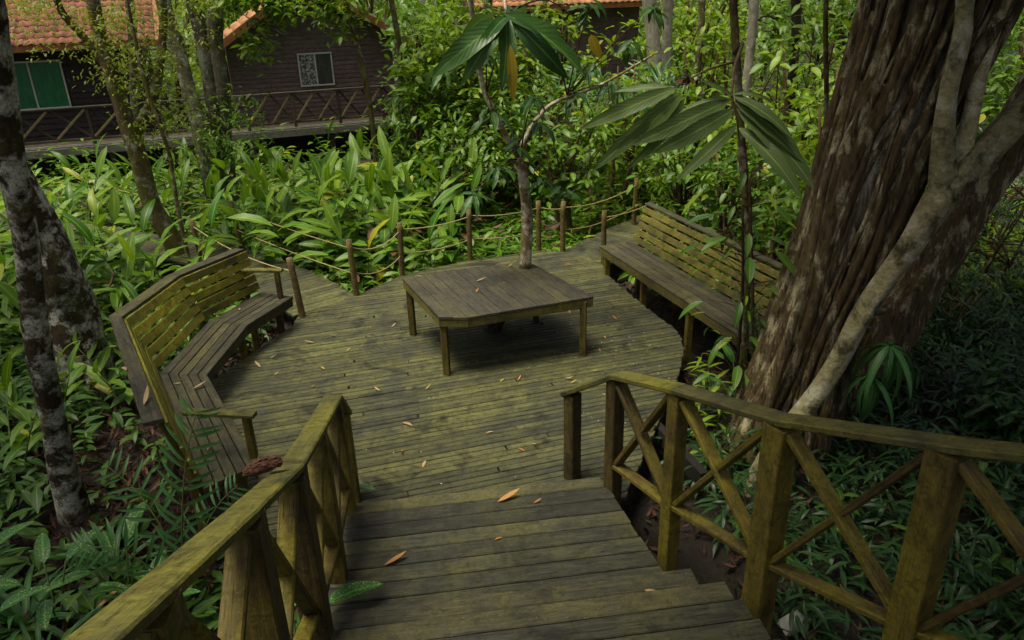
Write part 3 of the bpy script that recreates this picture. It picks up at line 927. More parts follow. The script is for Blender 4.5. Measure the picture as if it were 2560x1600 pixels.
# ================================================================== ROPE FENCES
def rope(name, a, b, sag, parent, r=0.0088):
    a, b = Vector(a), Vector(b)
    pts = []
    for i in range(7):
        t = i / 6
        p = a.lerp(b, t)
        p.z -= sag * 4 * t * (1 - t)
        pts.append(tuple(p))
    return tube(name, pts, [r] * 7, 'rope', parent, seg=7, sub=4, lump=0.10, seed=int(abs(a.x * 100)))
def fence_post(x, y, h, parent, lean=(0, 0), r=0.043):
    pts = [(x - lean[0] * 0.4, y - lean[1] * 0.4, -0.5), (x, y, 0.0), (x + lean[0] * 0.5, y + lean[1] * 0.5, h * 0.5), (x + lean[0], y + lean[1], h)]
    return tube('post', pts, [r * 1.05, r * 1.03, r, r * 0.97], 'post', parent, seg=10, sub=3, lump=0.05, seed=int(abs(x * 991 + y * 77)))
fence = thing('rope_fence', (0.3, 11.3, 0), 'round-post rope fence along the far edge of the deck', 'fence')
FP = [(-2.99, 13.12), (-0.91, 10.52), (-0.24, 11.22), (0.86, 11.72), (2.04, 11.95), (2.42, 11.82), (4.0, 13.05)]
LEAN = [(-0.04, 0.0), (-0.02, 0.02), (0.03, 0.0), (0.02, 0), (0.0, 0), (0.01, 0), (0.03, 0.02)]
for (x, y), ln in zip(FP, LEAN):
    fence_post(x, y, 0.84, fence, ln)
for i in range(len(FP) - 1):
    for z, sg in ((0.74, 0.05), (0.36, 0.06)):
        if i == 4 and z < 0.5: continue
        s_ = (0.03, 0.14, 0.05, 0.05, 0.02, 0.10)[i]
        rope('rope', (FP[i][0] + LEAN[i][0], FP[i][1], z), (FP[i + 1][0] + LEAN[i + 1][0], FP[i + 1][1], z - 0.02), s_, fence)
rope('rope', (-3.03, 13.12, 0.76), (-5.6, 15.2, 0.72), 0.06, fence)
pf = thing('rope_fence', (-1.63, 9.86, 0), 'lone leaning fence post with slack rope at the end of the curved bench', 'fence')
fence_post(-1.61, 9.86, 0.85, pf, (-0.06, 0.02), 0.045)
fence_post(-3.45, 12.25, 0.80, pf, (-0.03, 0.02), 0.04)
rope('rope', (-1.66, 9.88, 0.66), (-3.47, 12.25, 0.70), 0.10, pf)
nf = thing('rope_fence', (2.9, 11.05, 0), 'short rope fence with one post at the end of the straight bench', 'fence')
fence_post(2.93, 11.10, 0.85, nf, (0.0, 0.0), 0.042)
fence_post(4.75, 12.75, 0.84, nf, (0.02, 0.0), 0.042)
rope('rope', (2.93, 11.10, 0.74), (4.75, 12.75, 0.74), 0.10, nf)

# ================================================================== RAISED WALKWAY AND HOUSES
W0 = Vector((-9.3, 20.8))
WU = Vector((0.978, 0.209)).normalized()
WN = Vector((-WU.y, WU.x))
def wp(a, d, z=0.0):
    p = W0 + WU * a + WN * d
    return Vector((p.x, p.y, z))
walk = thing('raised_walkway', wp(4, 0.6, -0.45), 'raised timber walkway on stilts with crossed railings in front of the houses', 'walkway')
A_MIN, A_MAX = -4.0, 24.0
ZW = 0.55
board('edge_beam', wp(A_MIN, 0.03, ZW - 0.10), wp(A_MAX, 0.03, ZW - 0.10), 0.06, 0.20, 'kerb', walk)
board('edge_beam', wp(A_MIN, 1.30, ZW - 0.12), wp(A_MAX, 1.30, ZW - 0.12), 0.06, 0.20, 'walk', walk)
for j in range(9):
    d = 0.02 + 0.145 * j + 0.07
    board('walkway_plank', wp(A_MIN, d, ZW + 0.021), wp(A_MAX, d, ZW + 0.021), 0.137, 0.04, 'kerb' if j < 2 else 'walk', walk)
a = A_MIN
while a < A_MAX:
    for d in (0.12, 1.2):
        p = wp(a, d)
        board('stilt', (p.x, p.y, -0.6), (p.x, p.y, ZW - 0.03), 0.12, 0.12, 'walk', walk, upv=WN.to_3d())
    a += 1.9
def x_railing(a0, a1, dpt, z0, h=0.93, step=0.86):
    n = int((a1 - a0) / step)
    board('top_rail', wp(a0, dpt, z0 + h), wp(a0 + n * step, dpt, z0 + h), 0.11, 0.05, 'walk', walk)
    board('lower_rail', wp(a0, dpt, z0 + 0.14), wp(a0 + n * step, dpt, z0 + 0.14), 0.06, 0.06, 'walk', walk)
    for i in range(n + 1):
        if i % 2 == 0: board('post', wp(a0 + i * step, dpt, z0 - 0.1), wp(a0 + i * step, dpt, z0 + h - 0.027), 0.08, 0.08, 'walk', walk, upv=WN.to_3d())
    for i in range(n):
        p, q = a0 + i * step + 0.05, a0 + (i + 1) * step - 0.05
        zl, zh = z0 + 0.19, z0 + h - 0.05
        board('brace', wp(p, dpt - 0.025, zl), wp(q, dpt - 0.025, zh), 0.035, 0.06, 'walk_light', walk, upv=(0, 0, 1))
        board('brace', wp(p, dpt + 0.025, zh), wp(q, dpt + 0.025, zl), 0.035, 0.06, 'walk', walk, upv=(0, 0, 1))
x_railing(-3.8, 4.0, 0.10, ZW + 0.04)
x_railing(3.96, 12.0, 0.10, ZW + 0.04, step=0.62)

def siding(house, a0, a1, d, z0, z1, mat, gable=None, bh=0.15):
    back = []
    nrm = WN.to_3d()
    wall = None
    pts = [wp(a0, d + 0.04, z0), wp(a1, d + 0.04, z0), wp(a1, d + 0.04, z1), wp(a0, d + 0.04, z1), wp(a0, d + 4.0, z0), wp(a1, d + 4.0, z0), wp(a1, d + 4.0, z1), wp(a0, d + 4.0, z1)]
    F = [(0, 1, 2, 3), (1, 5, 6, 2), (5, 4, 7, 6), (4, 0, 3, 7)]
    V = [tuple(p) for p in pts]
    if gable:
        ap = wp((a0 + a1) / 2, d + 0.04, gable)
        ap2 = wp((a0 + a1) / 2, d + 4.0, gable)
        V += [tuple(ap), tuple(ap2)]
        F += [(3, 2, 8), (6, 7, 9)]
    wall = mobj('wall', V, F, mat, house)
    z = z0
    while z < (gable or z1) - 0.03:
        p, q = a0, a1
        if z + bh > z1 and gable:
            f = (z + bh * 0.6 - z1) / (gable - z1)
            if f > 0:
                p, q = a0 + (a1 - a0) / 2 * f, a1 - (a1 - a0) / 2 * f
        if q - p > 0.2:
            # lapped boards: the lower edge stands out
            c0, c1 = wp(p, d + 0.012, z + bh / 2), wp(q, d + 0.012, z + bh / 2)
            upv = Vector((0, 0, 1)) + nrm * 0.16
            board('siding_board', c0, c1, 0.018, bh * 1.08, mat, wall, upv=upv, ch=0.003)
        z += bh
    return wall

def window(house, a, z, w, h, d, panes):
    wd = board('window', wp(a - w / 2, d - 0.035, z + h - 0.02), wp(a + w / 2, d - 0.035, z + h - 0.02), 0.06, 0.045, 'frame', house)
    board('frame', wp(a - w / 2, d - 0.035, z + 0.02), wp(a + w / 2, d - 0.035, z + 0.02), 0.07, 0.045, 'frame', wd)
    for x in (a - w / 2 + 0.02, a, a + w / 2 - 0.02):
        board('frame', wp(x, d - 0.037, z + 0.044), wp(x, d - 0.037, z + h - 0.044), 0.055, 0.042, 'frame', wd, upv=WU.to_3d())
    for k, mt in enumerate(panes):
        x0, x1 = (a - w / 2 + 0.042, a - 0.022) if k == 0 else (a + 0.022, a + w / 2 - 0.042)
        board('pane', wp(x0, d - 0.03, z + h / 2), wp(x1, d - 0.03, z + h / 2), 0.012, h - 0.09, mt, wd, ch=0.001)
    return wd

def tile_mesh(mat):
    V, F = [], []
    n = 8
    for (y, lift) in ((0.0, 0.020), (0.33, 0.0)):
        for i in range(n + 1):
            t = i / n
            x = (t - 0.5) * 0.235
            z = 0.030 * (0.5 - 0.5 * math.cos(t * 2 * math.pi)) + 0.012 * math.sin(t * math.pi * 2) + lift
            V.append((x, y, z))
        for i in range(n + 1):
            x, yy, z = V[-(n + 1)]
            V.append((x, y, z - 0.014))
    m_ = n + 1
    for i in range(n):
        F.append((i, i + 1, i + 1 + 2 * m_, i + 2 * m_))
        F.append((i + m_, i, i + 2 * m_, i + 3 * m_)[::1] if False else (i + 1 + m_, i + m_, i + 3 * m_, i + 1 + 3 * m_))
        F.append((i + m_, i + 1 + m_, i + 1, i))
    F.append((0, 2 * m_, 3 * m_, m_))
    F.append((n, m_ + n, 3 * m_ + n, 2 * m_ + n))
    return mesh('roof_tile', V, F, mat, True)
TILE = tile_mesh('tile')
TILE2 = tile_mesh('tile_pale')
def roof_plane(house, origin, along, upslope, length, rise_len, me, name='roof'):
    """tiles on a sloping plane; along and upslope are unit vectors, each tile its own object"""
    along, upslope = Vector(along).normalized(), Vector(upslope).normalized()
    nrm = along.cross(upslope).normalized()
    o0 = Vector(origin)
    t = 0.05
    c = [o0, o0 + along * length, o0 + along * length + upslope * rise_len, o0 + upslope * rise_len]
    V = [tuple(p - nrm * 0.005) for p in c] + [tuple(p - nrm * t) for p in c]
    rf = mobj(name, V, [(0, 1, 2, 3), (7, 6, 5, 4), (0, 4, 5, 1), (1, 5, 6, 2), (2, 6, 7, 3), (3, 7, 4, 0)], 'fascia', house)
    nx, ny = int(length / 0.225), int(rise_len / 0.28)
    Mx = Matrix(((along.x, upslope.x, nrm.x, 0), (along.y, upslope.y, nrm.y, 0), (along.z, upslope.z, nrm.z, 0), (0, 0, 0, 1)))
    for j in range(ny):
        for i in range(nx):
            p = o0 + along * (0.12 + i * 0.225) + upslope * (j * 0.28 - 0.03) + nrm * (0.012 + random.uniform(0, 0.006))
            o = bpy.data.objects.new('roof_tile', me)
            place(o, Matrix.Translation(p) @ Mx @ Matrix.Rotation(random.uniform(-0.02, 0.02), 4, 'Z'), rf)
    return rf
def house_base(house, a0, a1, d, z):
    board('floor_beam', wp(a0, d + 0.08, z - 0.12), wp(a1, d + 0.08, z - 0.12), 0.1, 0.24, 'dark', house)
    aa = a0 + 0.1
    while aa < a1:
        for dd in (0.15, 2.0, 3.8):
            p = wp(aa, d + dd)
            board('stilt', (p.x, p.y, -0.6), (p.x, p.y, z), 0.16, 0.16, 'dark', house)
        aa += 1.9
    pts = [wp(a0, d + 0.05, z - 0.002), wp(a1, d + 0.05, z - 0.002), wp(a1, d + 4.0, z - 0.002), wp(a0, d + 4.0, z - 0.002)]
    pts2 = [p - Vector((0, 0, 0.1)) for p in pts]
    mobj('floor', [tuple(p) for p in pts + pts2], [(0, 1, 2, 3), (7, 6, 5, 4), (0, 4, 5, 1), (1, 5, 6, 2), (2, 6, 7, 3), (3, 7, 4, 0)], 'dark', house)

# dark house with red tiled roof and green window
hl = thing('stilt_house', wp(-1.0, 3.0, -0.45), 'dark timber stilt house with red tiled roof and green window', 'house')
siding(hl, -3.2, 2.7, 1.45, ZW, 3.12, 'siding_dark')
window(hl, 0.05, 1.38, 1.55, 1.22, 1.45, ('green_pane', 'green_pane'))
house_base(hl, -3.2, 2.7, 1.45, ZW)
sl = R(29)
upv_ = (WN * math.cos(sl)).to_3d() + Vector((0, 0, math.sin(sl)))
roof_plane(hl, wp(-3.3, 0.75, 3.00), WU.to_3d(), upv_, 6.7, 2.85, TILE)
board('fascia_board', wp(-3.3, 0.73, 2.93), wp(3.4, 0.73, 2.93), 0.03, 0.17, 'fascia', hl)
board('fascia_board', wp(3.42, 0.75, 2.95), wp(3.42, 0.75, 2.95) + upv_ * 2.85, 0.03, 0.17, 'fascia', hl)

# brown gabled house
hm = thing('stilt_house', wp(7.0, 3.0, -0.45), 'brown boarded stilt house with orange gable roof and window with painted white reflections', 'house')
siding(hm, 4.95, 9.6, 1.45, ZW, 2.86, 'siding', gable=4.35, bh=0.125)
window(hm, 7.32, 1.50, 0.98, 0.92, 1.45, ('reflection_pane', 'grey_pane'))
house_base(hm, 4.95, 9.6, 1.45, ZW)
gs = math.atan2(4.35 - 2.86, 2.325)
for sg, a_e in ((1, 4.30), (-1, 10.25)):
    ups = (WU * sg * math.cos(gs)).to_3d() + Vector((0, 0, math.sin(gs)))
    ze = 2.86 - (0.65) * math.tan(gs) + 0.06
    ln = 2.975 / math.cos(gs)
    if sg == 1:
        roof_plane(hm, wp(a_e, 4.2, ze), -WN.to_3d(), ups, 3.55, ln, TILE2)
    else:
        roof_plane(hm, wp(a_e, 0.65, ze), WN.to_3d(), ups, 3.55, ln, TILE2)
    p = wp(a_e, 0.63, ze - 0.06)
    board('fascia_board', p, p + ups * ln, 0.03, 0.20, 'fascia', hm)

# third house, mostly behind foliage
hr = thing('stilt_house', wp(17, 5.0, -0.45), 'brown stilt house with pale orange roof glimpsed through the leaves', 'house')
siding(hr, 12.6, 18.5, 2.6, ZW, 3.55, 'siding', bh=0.125)
house_base(hr, 12.6, 18.5, 2.6, ZW)
roof_plane(hr, wp(12.2, 1.95, 3.42), WU.to_3d(), upv_, 6.7, 2.4, TILE2)
board('fascia_board', wp(12.2, 1.93, 3.35), wp(18.9, 1.93, 3.35), 0.03, 0.17, 'fascia', hr)

# ================================================================== TREES
def in_poly(x, y, poly):
    ins = False
    j = len(poly) - 1
    for i in range(len(poly)):
        (xi, yi), (xj, yj) = poly[i], poly[j]
        if (yi > y) != (yj > y) and x < (xj - xi) * (y - yi) / (yj - yi) + xi: ins = not ins
        j = i
    return ins
def seg_d(x, y, pts):
    best = 1e9
    for (ax, ay), (bx, by) in zip(pts[:-1], pts[1:]):
        t = max(0, min(1, ((x - ax) * (bx - ax) + (y - ay) * (by - ay)) / ((bx - ax) ** 2 + (by - ay) ** 2)))
        best = min(best, math.hypot(x - ax - t * (bx - ax), y - ay - t * (by - ay)))
    return best
PATH_L = [(-1.32, 10.22), (-2.05, 11.4), (-3.2, 12.75), (-4.6, 13.75), (-6.6, 15.1), (-8.8, 16.8)]
PATH_R = [(2.68, 11.38), (3.45, 12.25), (4.5, 13.15), (6.2, 14.4), (8.2, 15.4)]
KEEP = [(1.0, 0), (3.3, 0.2), (3.0, 1.8), (2.6, 2.8), (2.2, 3.7), (1.75, 5.2), (3.0, 7.3), (4.55, 6.1), (3.95, 9.6), (3.55, 11.2), (2.5, 12.0), (2.04, 12.05), (0.8, 11.85), (-0.4, 11.35),
        (-1.75, 10.1), (-2.4, 9.9), (-3.05, 8.95), (-3.3, 7.75), (-2.3, 5.5), (-1.0, 5.2), (-1.0, 0)]
def blocked(x, y, pad=0.0):
    if in_poly(x, y, KEEP): return True
    if seg_d(x, y, PATH_L) < 0.62 + pad or seg_d(x, y, PATH_R) < 0.58 + pad: return True
    p = Vector((x, y)) - W0
    d = p.dot(WN)
    if -0.15 < d < 5.8 and -6 < p.dot(WU) < 25: return True
    return False

def spray(tips, n_leaf, size, out=0.6, droop=0.3, spread=0.12):
    """leaves gathered round twig ends: tips (k,3) -> P, D, N, L"""
    tips = np.asarray(tips, float)
    k = len(tips)
    n = k * n_leaf
    P = np.repeat(tips, n_leaf, axis=0) + rng.normal(0, spread, (n, 3)) * np.array([1, 1, 0.6])
    D = unit(n, -0.55, 0.45)
    D[:, 2] -= droop * rng.random(n)
    N = unit(n) * 0.55 + np.array([0, 0, 1.0])
    L = size * rng.uniform(0.6, 1.3, n)
    return P, D, N, L

def crown_tips(centre, rad, n, hollow=0.35):
    u = unit(n)
    r = (hollow + (1 - hollow) * rng.random(n) ** 0.6)
    return np.asarray(centre) + u * r[:, None] * np.asarray(rad)

def twigs_to(tips, hub, r0=0.012, every=1, sag=0.1):
    T = []
    for t in tips[::every]:
        h = np.asarray(hub, float)
        m_ = (h + t) / 2 + rng.normal(0, 0.08, 3) + np.array([0, 0, sag])
        T.append(([tuple(h), tuple(m_), tuple(t)], [r0 * 1.6, r0, r0 * 0.35]))
    return T

T_OV = leaf_template(3, 0.46, 'ovate', 0.25, 0.55)
T_LA = leaf_template(3, 0.28, 'lance', 0.30, 0.8)
T_LA5 = leaf_template(5, 0.26, 'lance', 0.30, 1.0)
T_ST = leaf_template(4, 0.085, 'strap', 0.5, 1.3)
T_RO = leaf_template(4, 0.56, 'ovate', 0.22, 0.5)
T_DEAD = leaf_template(3, 0.40, 'lance', 0.8, -1.4)

def tree(name, label, stems, mat, crown=None, group=None, cat='tree', extra=None, seg=14, lump=0.06, flute=0.0):
    """stems: list of (name, pts, radii); first is the trunk"""
    b = stems[0][1][0]
    root = thing(name, (b[0], b[1], b[2]), label, cat, group)
    for i, (nm, pts, rad) in enumerate(stems):
        tube(nm, pts, rad, mat, root, seg=seg if rad[0] > 0.05 else 8, sub=6, lump=lump, flute=flute if i == 0 else 0, seed=int(abs(b[0] * 131 + b[1] * 17)) + i)
    for (nm, P, D, N, L, mt, tm) in (crown or []):
        leaf_mass(nm, P, D, N, L, mt, root, tm)
    return root

def hi(pts, top, jog=(0, 0)):
    """carry a trunk on above the frame to its real height"""
    a = pts[-1]
    return pts + [(a[0] + jog[0] * 0.5, a[1] + jog[1] * 0.5, (a[2] + top) / 2), (a[0] + jog[0], a[1] + jog[1], top)]

def overhead(centre, rad, n, size, mt='mass_mid', tm=None, nl=9):
    tips = crown_tips(centre, rad, n, 0.2)
    return ('crown',) + spray(tips, nl, size, spread=0.28) + (mt, tm or T_OV)

# lichen tree beside the stairs
p = hi([(-3.43, 6.40, -0.55), (-3.25, 6.20, 0.62), (-3.06, 6.00, 1.60), (-2.88, 5.90, 2.47), (-2.75, 5.80, 3.20), (-2.61, 5.70, 3.84), (-2.52, 5.60, 4.33)], 9.0, (0.3, -0.6))
tree('tree', 'white-blotched leaning tree trunk rising from the leaf litter', [('trunk', p, [0.15, 0.105, 0.095, 0.092, 0.09, 0.09, 0.09, 0.08, 0.06])], 'bark_lichen',
     [overhead((-6.0, 3.6, 8.6), (3.4, 3.6, 1.2), 460, 0.30)])  # unseen crown, spread off to the left to shade the bank
# buttressed trunk behind it
p = hi([(-4.38, 9.40, -0.55), (-4.30, 9.28, 0.3), (-4.23, 9.20, 0.90), (-4.21, 9.10, 1.56), (-4.28, 9.00, 2.18), (-4.36, 8.95, 2.84), (-4.33, 8.85, 3.69)], 8.5, (0.2, -0.2))
t2 = tree('tree', 'thick dark buttressed trunk behind the curved bench', [('trunk', p, [0.42, 0.34, 0.27, 0.21, 0.17, 0.15, 0.13, 0.11, 0.08]),
     ('buttress', [(-4.75, 9.1, -0.55), (-4.52, 9.16, 0.2), (-4.3, 9.18, 0.95)], [0.14, 0.10, 0.05]),
     ('buttress', [(-4.05, 9.0, -0.55), (-4.12, 9.1, 0.2), (-4.2, 9.15, 0.9)], [0.13, 0.09, 0.05])], 'bark_lichen',
     [overhead((-8.2, 8.6, 8.4), (2.8, 3.0, 1.1), 300, 0.28)], flute=0.05)  # out-of-view foliage, enlarged and shifted sideways to darken the ground below
# forked leaning tree by the boardwalk
p = hi([(-4.02, 13.25, -0.5), (-4.12, 13.2, 0.11), (-4.30, 13.15, 0.84), (-4.33, 13.1, 1.69), (-4.39, 13.1, 2.19), (-4.46, 13.1, 2.93), (-4.50, 13.1, 3.68), (-4.45, 13.1, 4.27)], 7.5, (0.2, 0.4))
fk = hi([(-4.36, 13.1, 2.05), (-4.10, 13.1, 2.34), (-3.80, 13.1, 2.84), (-3.55, 13.1, 3.65), (-3.41, 13.0, 4.36)], 6.8, (0.4, 0))
fk2 = hi([(-4.46, 13.1, 2.99), (-4.72, 13.1, 3.51), (-4.93, 13.05, 3.88), (-4.97, 13.0, 4.28)], 6.5, (-0.4, 0))
tips = np.vstack([crown_tips((-4.0, 12.9, 3.2), (1.0, 0.7, 0.75), 70, 0.2), crown_tips((-3.5, 12.9, 2.2), (0.75, 0.5, 0.6), 34, 0.2), crown_tips((-3.3, 13.1, 3.9), (0.9, 0.6, 0.6), 30), crown_tips((-4.9, 12.9, 3.75), (1.5, 0.8, 0.45), 60, 0.1)])
tree('tree', 'mossy forked tree leaning beside the narrow boardwalk', [('trunk', p, [0.20, 0.165, 0.15, 0.14, 0.13, 0.115, 0.105, 0.095, 0.085, 0.06]), ('limb', fk, [0.085, 0.075, 0.065, 0.06, 0.055, 0.05, 0.03]), ('limb', fk2, [0.07, 0.06, 0.05, 0.05, 0.045, 0.03])], 'bark_moss',
     [('crown',) + spray(tips, 16, 0.085, spread=0.16) + ('mass_yellow', T_OV), overhead((-4.2, 13.5, 7.6), (2.6, 2.2, 1.2), 90, 0.2)])
tree('tree', 'thin bare pole sapling beside the forked tree', [('trunk', hi([(-3.72, 12.55, -0.4), (-3.72, 12.5, 0.89), (-3.66, 12.45, 1.76), (-3.70, 12.4, 2.26), (-3.78, 12.4, 3.0)], 5.6), [0.035, 0.033, 0.03, 0.03, 0.028, 0.025, 0.02])], 'bark_moss')
# grey multi-stemmed tree in front of the brown house
b0 = (-4.25, 17.2, -0.5)
st = []
for nm, pts, r_ in (('trunk', [b0, (-4.25, 17.0, 0.80), (-4.32, 17.0, 2.04), (-4.42, 17.0, 3.03), (-4.51, 17.0, 3.98)], 0.16),
                ('stem', [(-4.2, 17.3, -0.5), (-4.15, 17.2, 0.76), (-3.99, 17.2, 1.99), (-3.97, 17.3, 3.16), (-4.03, 17.3, 3.96)], 0.15),
                ('stem', [(-4.1, 17.4, -0.5), (-4.0, 17.4, 0.72), (-3.80, 17.3, 1.97), (-3.74, 17.3, 3.07), (-3.60, 17.2, 3.95)], 0.17)):
    st.append((nm, hi(pts, 8.0, (random.uniform(-.5, .5), 0.2)), [r_ * 1.5, r_ * 1.15, r_, r_ * 0.95, r_ * 0.9, r_ * 0.7, r_ * 0.4]))
tips = np.vstack([crown_tips((-3.6, 16.6, 1.5), (0.75, 0.5, 0.9), 40, 0.2), crown_tips((-4.1, 16.7, 0.9), (0.7, 0.4, 0.7), 25, 0.2)])
tree('tree', 'grey lichened multi-stemmed tree wrapped in climbers before the brown house', st, 'bark_grey', [('foliage',) + spray(tips, 10, 0.15, spread=0.15) + ('mass_mid', T_OV), overhead((-4.1, 17.5, 8.2), (2.6, 2.2, 1.2), 90, 0.22)], lump=0.09)
tree('tree', 'slim grey trunk between the two tiled houses', [('trunk', hi([(-5.5, 16.5, -0.5), (-5.40, 16.5, 1.2), (-5.28, 16.5, 2.15), (-5.13, 16.5, 3.02), (-4.99, 16.5, 4.0)], 7.5), [0.11, 0.10, 0.095, 0.09, 0.085, 0.07, 0.04])], 'bark_grey',
     [('crown',) + spray(np.vstack([crown_tips((-5.1, 16.2, 3.0), (0.7, 0.5, 1.2), 45, 0.2), crown_tips((-6.4, 16.2, 3.95), (1.7, 0.7, 0.42), 60, 0.1)]), 14, 0.10, spread=0.16) + ('mass_yellow', T_OV)])

# ---- slender tree through the table, with a limb of large leaves
LV_BIG = [leaf_mesh('large_leaf', 'leaf_big', n=10, width=w, shape='lance', fold=f, droop=d, wave=0.22, twist=tw, bend=bn) for w, f, d, tw, bn in ((0.36, 0.35, 0.7, 0.5, 0.08), (0.33, 0.25, 1.3, -0.7, -0.1), (0.38, 0.45, 0.5, 0.3, 0.12))]
LV_YEL = leaf_mesh('yellow_leaf', 'leaf_yellow', n=8, width=0.30, shape='lance', fold=0.3, droop=0.25, wave=0.05)
LV_YOV = leaf_mesh('yellow_oval_leaf', 'leaf_yellow', n=8, width=0.55, shape='ovate', fold=0.25, droop=0.4, wave=0.05)
tt = thing('tree', (0.91, 8.92, 0), 'slender patch-barked tree growing up through the table top', 'tree')
p = hi([(0.85, 8.88, -0.45), (0.91, 8.92, 0.02), (1.05, 8.99, 0.20), (1.38, 9.12, 0.76), (1.42, 9.15, 1.37), (1.38, 9.10, 1.87), (1.32, 9.10, 2.18), (1.14, 9.05, 2.50), (1.02, 9.00, 2.76), (0.91, 9.0, 3.05), (0.83, 8.90, 3.69), (0.80, 8.80, 4.19)], 6.5, (0.2, -0.5))
tube('trunk', p[3:7], [0.078, 0.072, 0.066, 0.055], 'bark_table', tt, seg=14, sub=9, lump=0.07, seed=5)
tube('shaded_root_flare', p[:3] + [(1.37, 9.115, 0.745)], [0.17, 0.12, 0.085, 0.077], 'bark_dark', tt, seg=14, sub=7, lump=0.07, seed=5)  # dark bark paints the shade under the table onto the lower trunk
tube('limb', p[6:], [0.042, 0.035, 0.032, 0.030, 0.030, 0.028, 0.025, 0.018], 'bark_table', tt, seg=8, sub=5, lump=0.05, seed=6)
limb2 = [(1.34, 9.10, 2.10), (1.40, 9.10, 2.38), (1.73, 9.20, 2.75), (2.38, 9.30, 2.95), (3.1, 9.4, 3.29)]
tube('limb', limb2, [0.045, 0.032, 0.024, 0.018, 0.010], 'bark_table', tt, seg=8, sub=5, lump=0.05, seed=8)
limb3 = [(0.80, 8.80, 4.19), (0.76, 7.5, 4.40), (0.70, 5.6, 4.25), (0.62, 4.62, 3.93)]
tube('limb', limb3, [0.03, 0.022, 0.016, 0.008], 'bark_table', tt, seg=8, sub=6, lump=0.05, seed=9)
hub = np.array([0.62, 4.62, 3.93])
for (tip, nn, ln, me) in (((0.17, 4.42, 3.70), (0.3, -0.6, 0.8), 0.56, 0), ((0.30, 4.3, 3.62), (0.5, -0.7, 0.6), 0.50, 1), ((0.60, 4.25, 3.60), (0.1, -0.9, 0.5), 0.46, 0),
                          ((0.92, 4.30, 3.62), (-0.3, -0.8, 0.6), 0.52, 1), ((1.12, 4.55, 3.70), (-0.4, -0.6, 0.8), 0.60, 2), ((1.02, 4.85, 3.86), (-0.2, -0.5, 0.9), 0.52, 0),
                          ((0.35, 5.0, 3.98), (0.2, -0.3, 1), 0.45, 1), ((0.75, 5.1, 4.02), (0.0, -0.3, 1), 0.45, 2), ((0.48, 4.3, 3.9), (0.1, -0.4, 0.9), 0.30, 0)):
    leaf_obj(LV_BIG[me], hub + rng.normal(0, 0.012, 3), np.array(tip) - hub, nn, ln, 1.0, tt)
leaf_obj(LV_YEL, (0.61, 4.42, 3.79), (0.03, -0.10, -1.0), (0.0, -1, 0.1), 0.31, 1.0, tt, 'yellow_leaf')
tube('twig', [(0.64, 4.7, 3.95), (0.9, 4.8, 4.0), (1.18, 4.82, 3.80)], [0.007, 0.005, 0.003], 'twig', tt, seg=6, sub=4)
leaf_obj(LV_YOV, (1.16, 4.82, 3.80), (0.30, -0.1, -0.75), (-0.4, -0.8, 0.4), 0.155, 1.0, tt, 'yellow_leaf')
for i, c in enumerate([(1.25, 8.9, 2.35), (1.55, 8.95, 2.6), (1.05, 8.8, 2.1), (1.6, 9.0, 1.9), (1.0, 8.9, 2.75), (2.0, 9.1, 2.85), (2.5, 9.2, 2.95), (0.7, 8.7, 1.85), (1.85, 8.9, 1.75), (1.45, 8.8, 2.9), (0.95, 8.8, 3.4), (2.2, 9.2, 3.2), (1.2, 8.8, 3.7), (1.75, 9.0, 3.45), (2.6, 8.9, 3.45), (2.9, 9.1, 3.8), (2.1, 8.8, 3.85), (0.45, 8.7, 3.3)]):
    hubp = np.array(c)
    src = np.array((1.33, 9.1, 2.15)) if i not in (4, 10, 12) else np.array((0.95, 9.0, 2.95))
    if i >= 17: src = np.array((0.85, 8.95, 3.5))
    if i in (5, 6, 11, 13, 14, 15, 16): src = np.array((1.95, 9.25, 2.84))
    tube('twig', [tuple(src), tuple((src + hubp) / 2 + (0, 0, 0.05)), tuple(hubp)], [0.012, 0.008, 0.004], 'twig', tt, seg=6, sub=3)
    for k in range(8):
        a = k * 0.82 + i
        d = np.array([math.cos(a), math.sin(a), random.uniform(-0.75, 0.05)])
        leaf_obj(LV_BIG[(k + i) % 3], hubp + rng.normal(0, 0.03, 3), d, (d[0] * 0.5, d[1] * 0.5 - 0.25, 1.0), random.uniform(0.22, 0.36), random.uniform(0.9, 1.15), tt)
leaf_mass('crown', *spray(crown_tips((0.9, 8.4, 6.4), (1.5, 1.3, 0.7), 40, 0.2), 9, 0.3, spread=0.25), 'mass_mid', tt, T_LA)

# ---- sapling with long pale drooping leaves in front of the straight bench
LV_PALE = [leaf_mesh('long_leaf', 'leaf_pale', n=10, width=w, shape='lance', fold=f, droop=d, wave=0.16, twist=tw, bend=bn) for w, f, d, tw, bn in ((0.24, 0.35, 0.6, 0.35, 0.07), (0.21, 0.3, 1.0, -0.6, -0.08), (0.27, 0.25, 0.45, 0.25, 0.1))]
sp_ = thing('sapling_tree', (3.71, 7.7, -0.45), 'thin sapling with long drooping pale leaves beside the straight bench', 'tree')
p = hi([(3.52, 7.05, -0.5), (3.44, 7.05, 0.75), (3.36, 7.08, 1.80), (3.22, 7.1, 2.70), (3.08, 7.1, 3.55), (3.0, 7.1, 4.15)], 6.5, (-0.3, -0.4))
tube('trunk', p, [0.055, 0.045, 0.042, 0.040, 0.038, 0.035, 0.03, 0.02], 'bark_moss', sp_, seg=10, sub=6, lump=0.08, seed=21)
br = [(3.08, 7.1, 3.45), (2.75, 6.2, 3.60), (2.35, 5.4, 3.50), (2.20, 5.05, 3.36)]
tube('limb', br, [0.022, 0.016, 0.011, 0.007], 'twig', sp_, seg=7, sub=5)
tube('limb', [(2.20, 5.05, 3.36), (2.22, 5.0, 3.24), (2.25, 4.98, 3.08)], [0.008, 0.007, 0.004], 'twig', sp_, seg=6, sub=4)
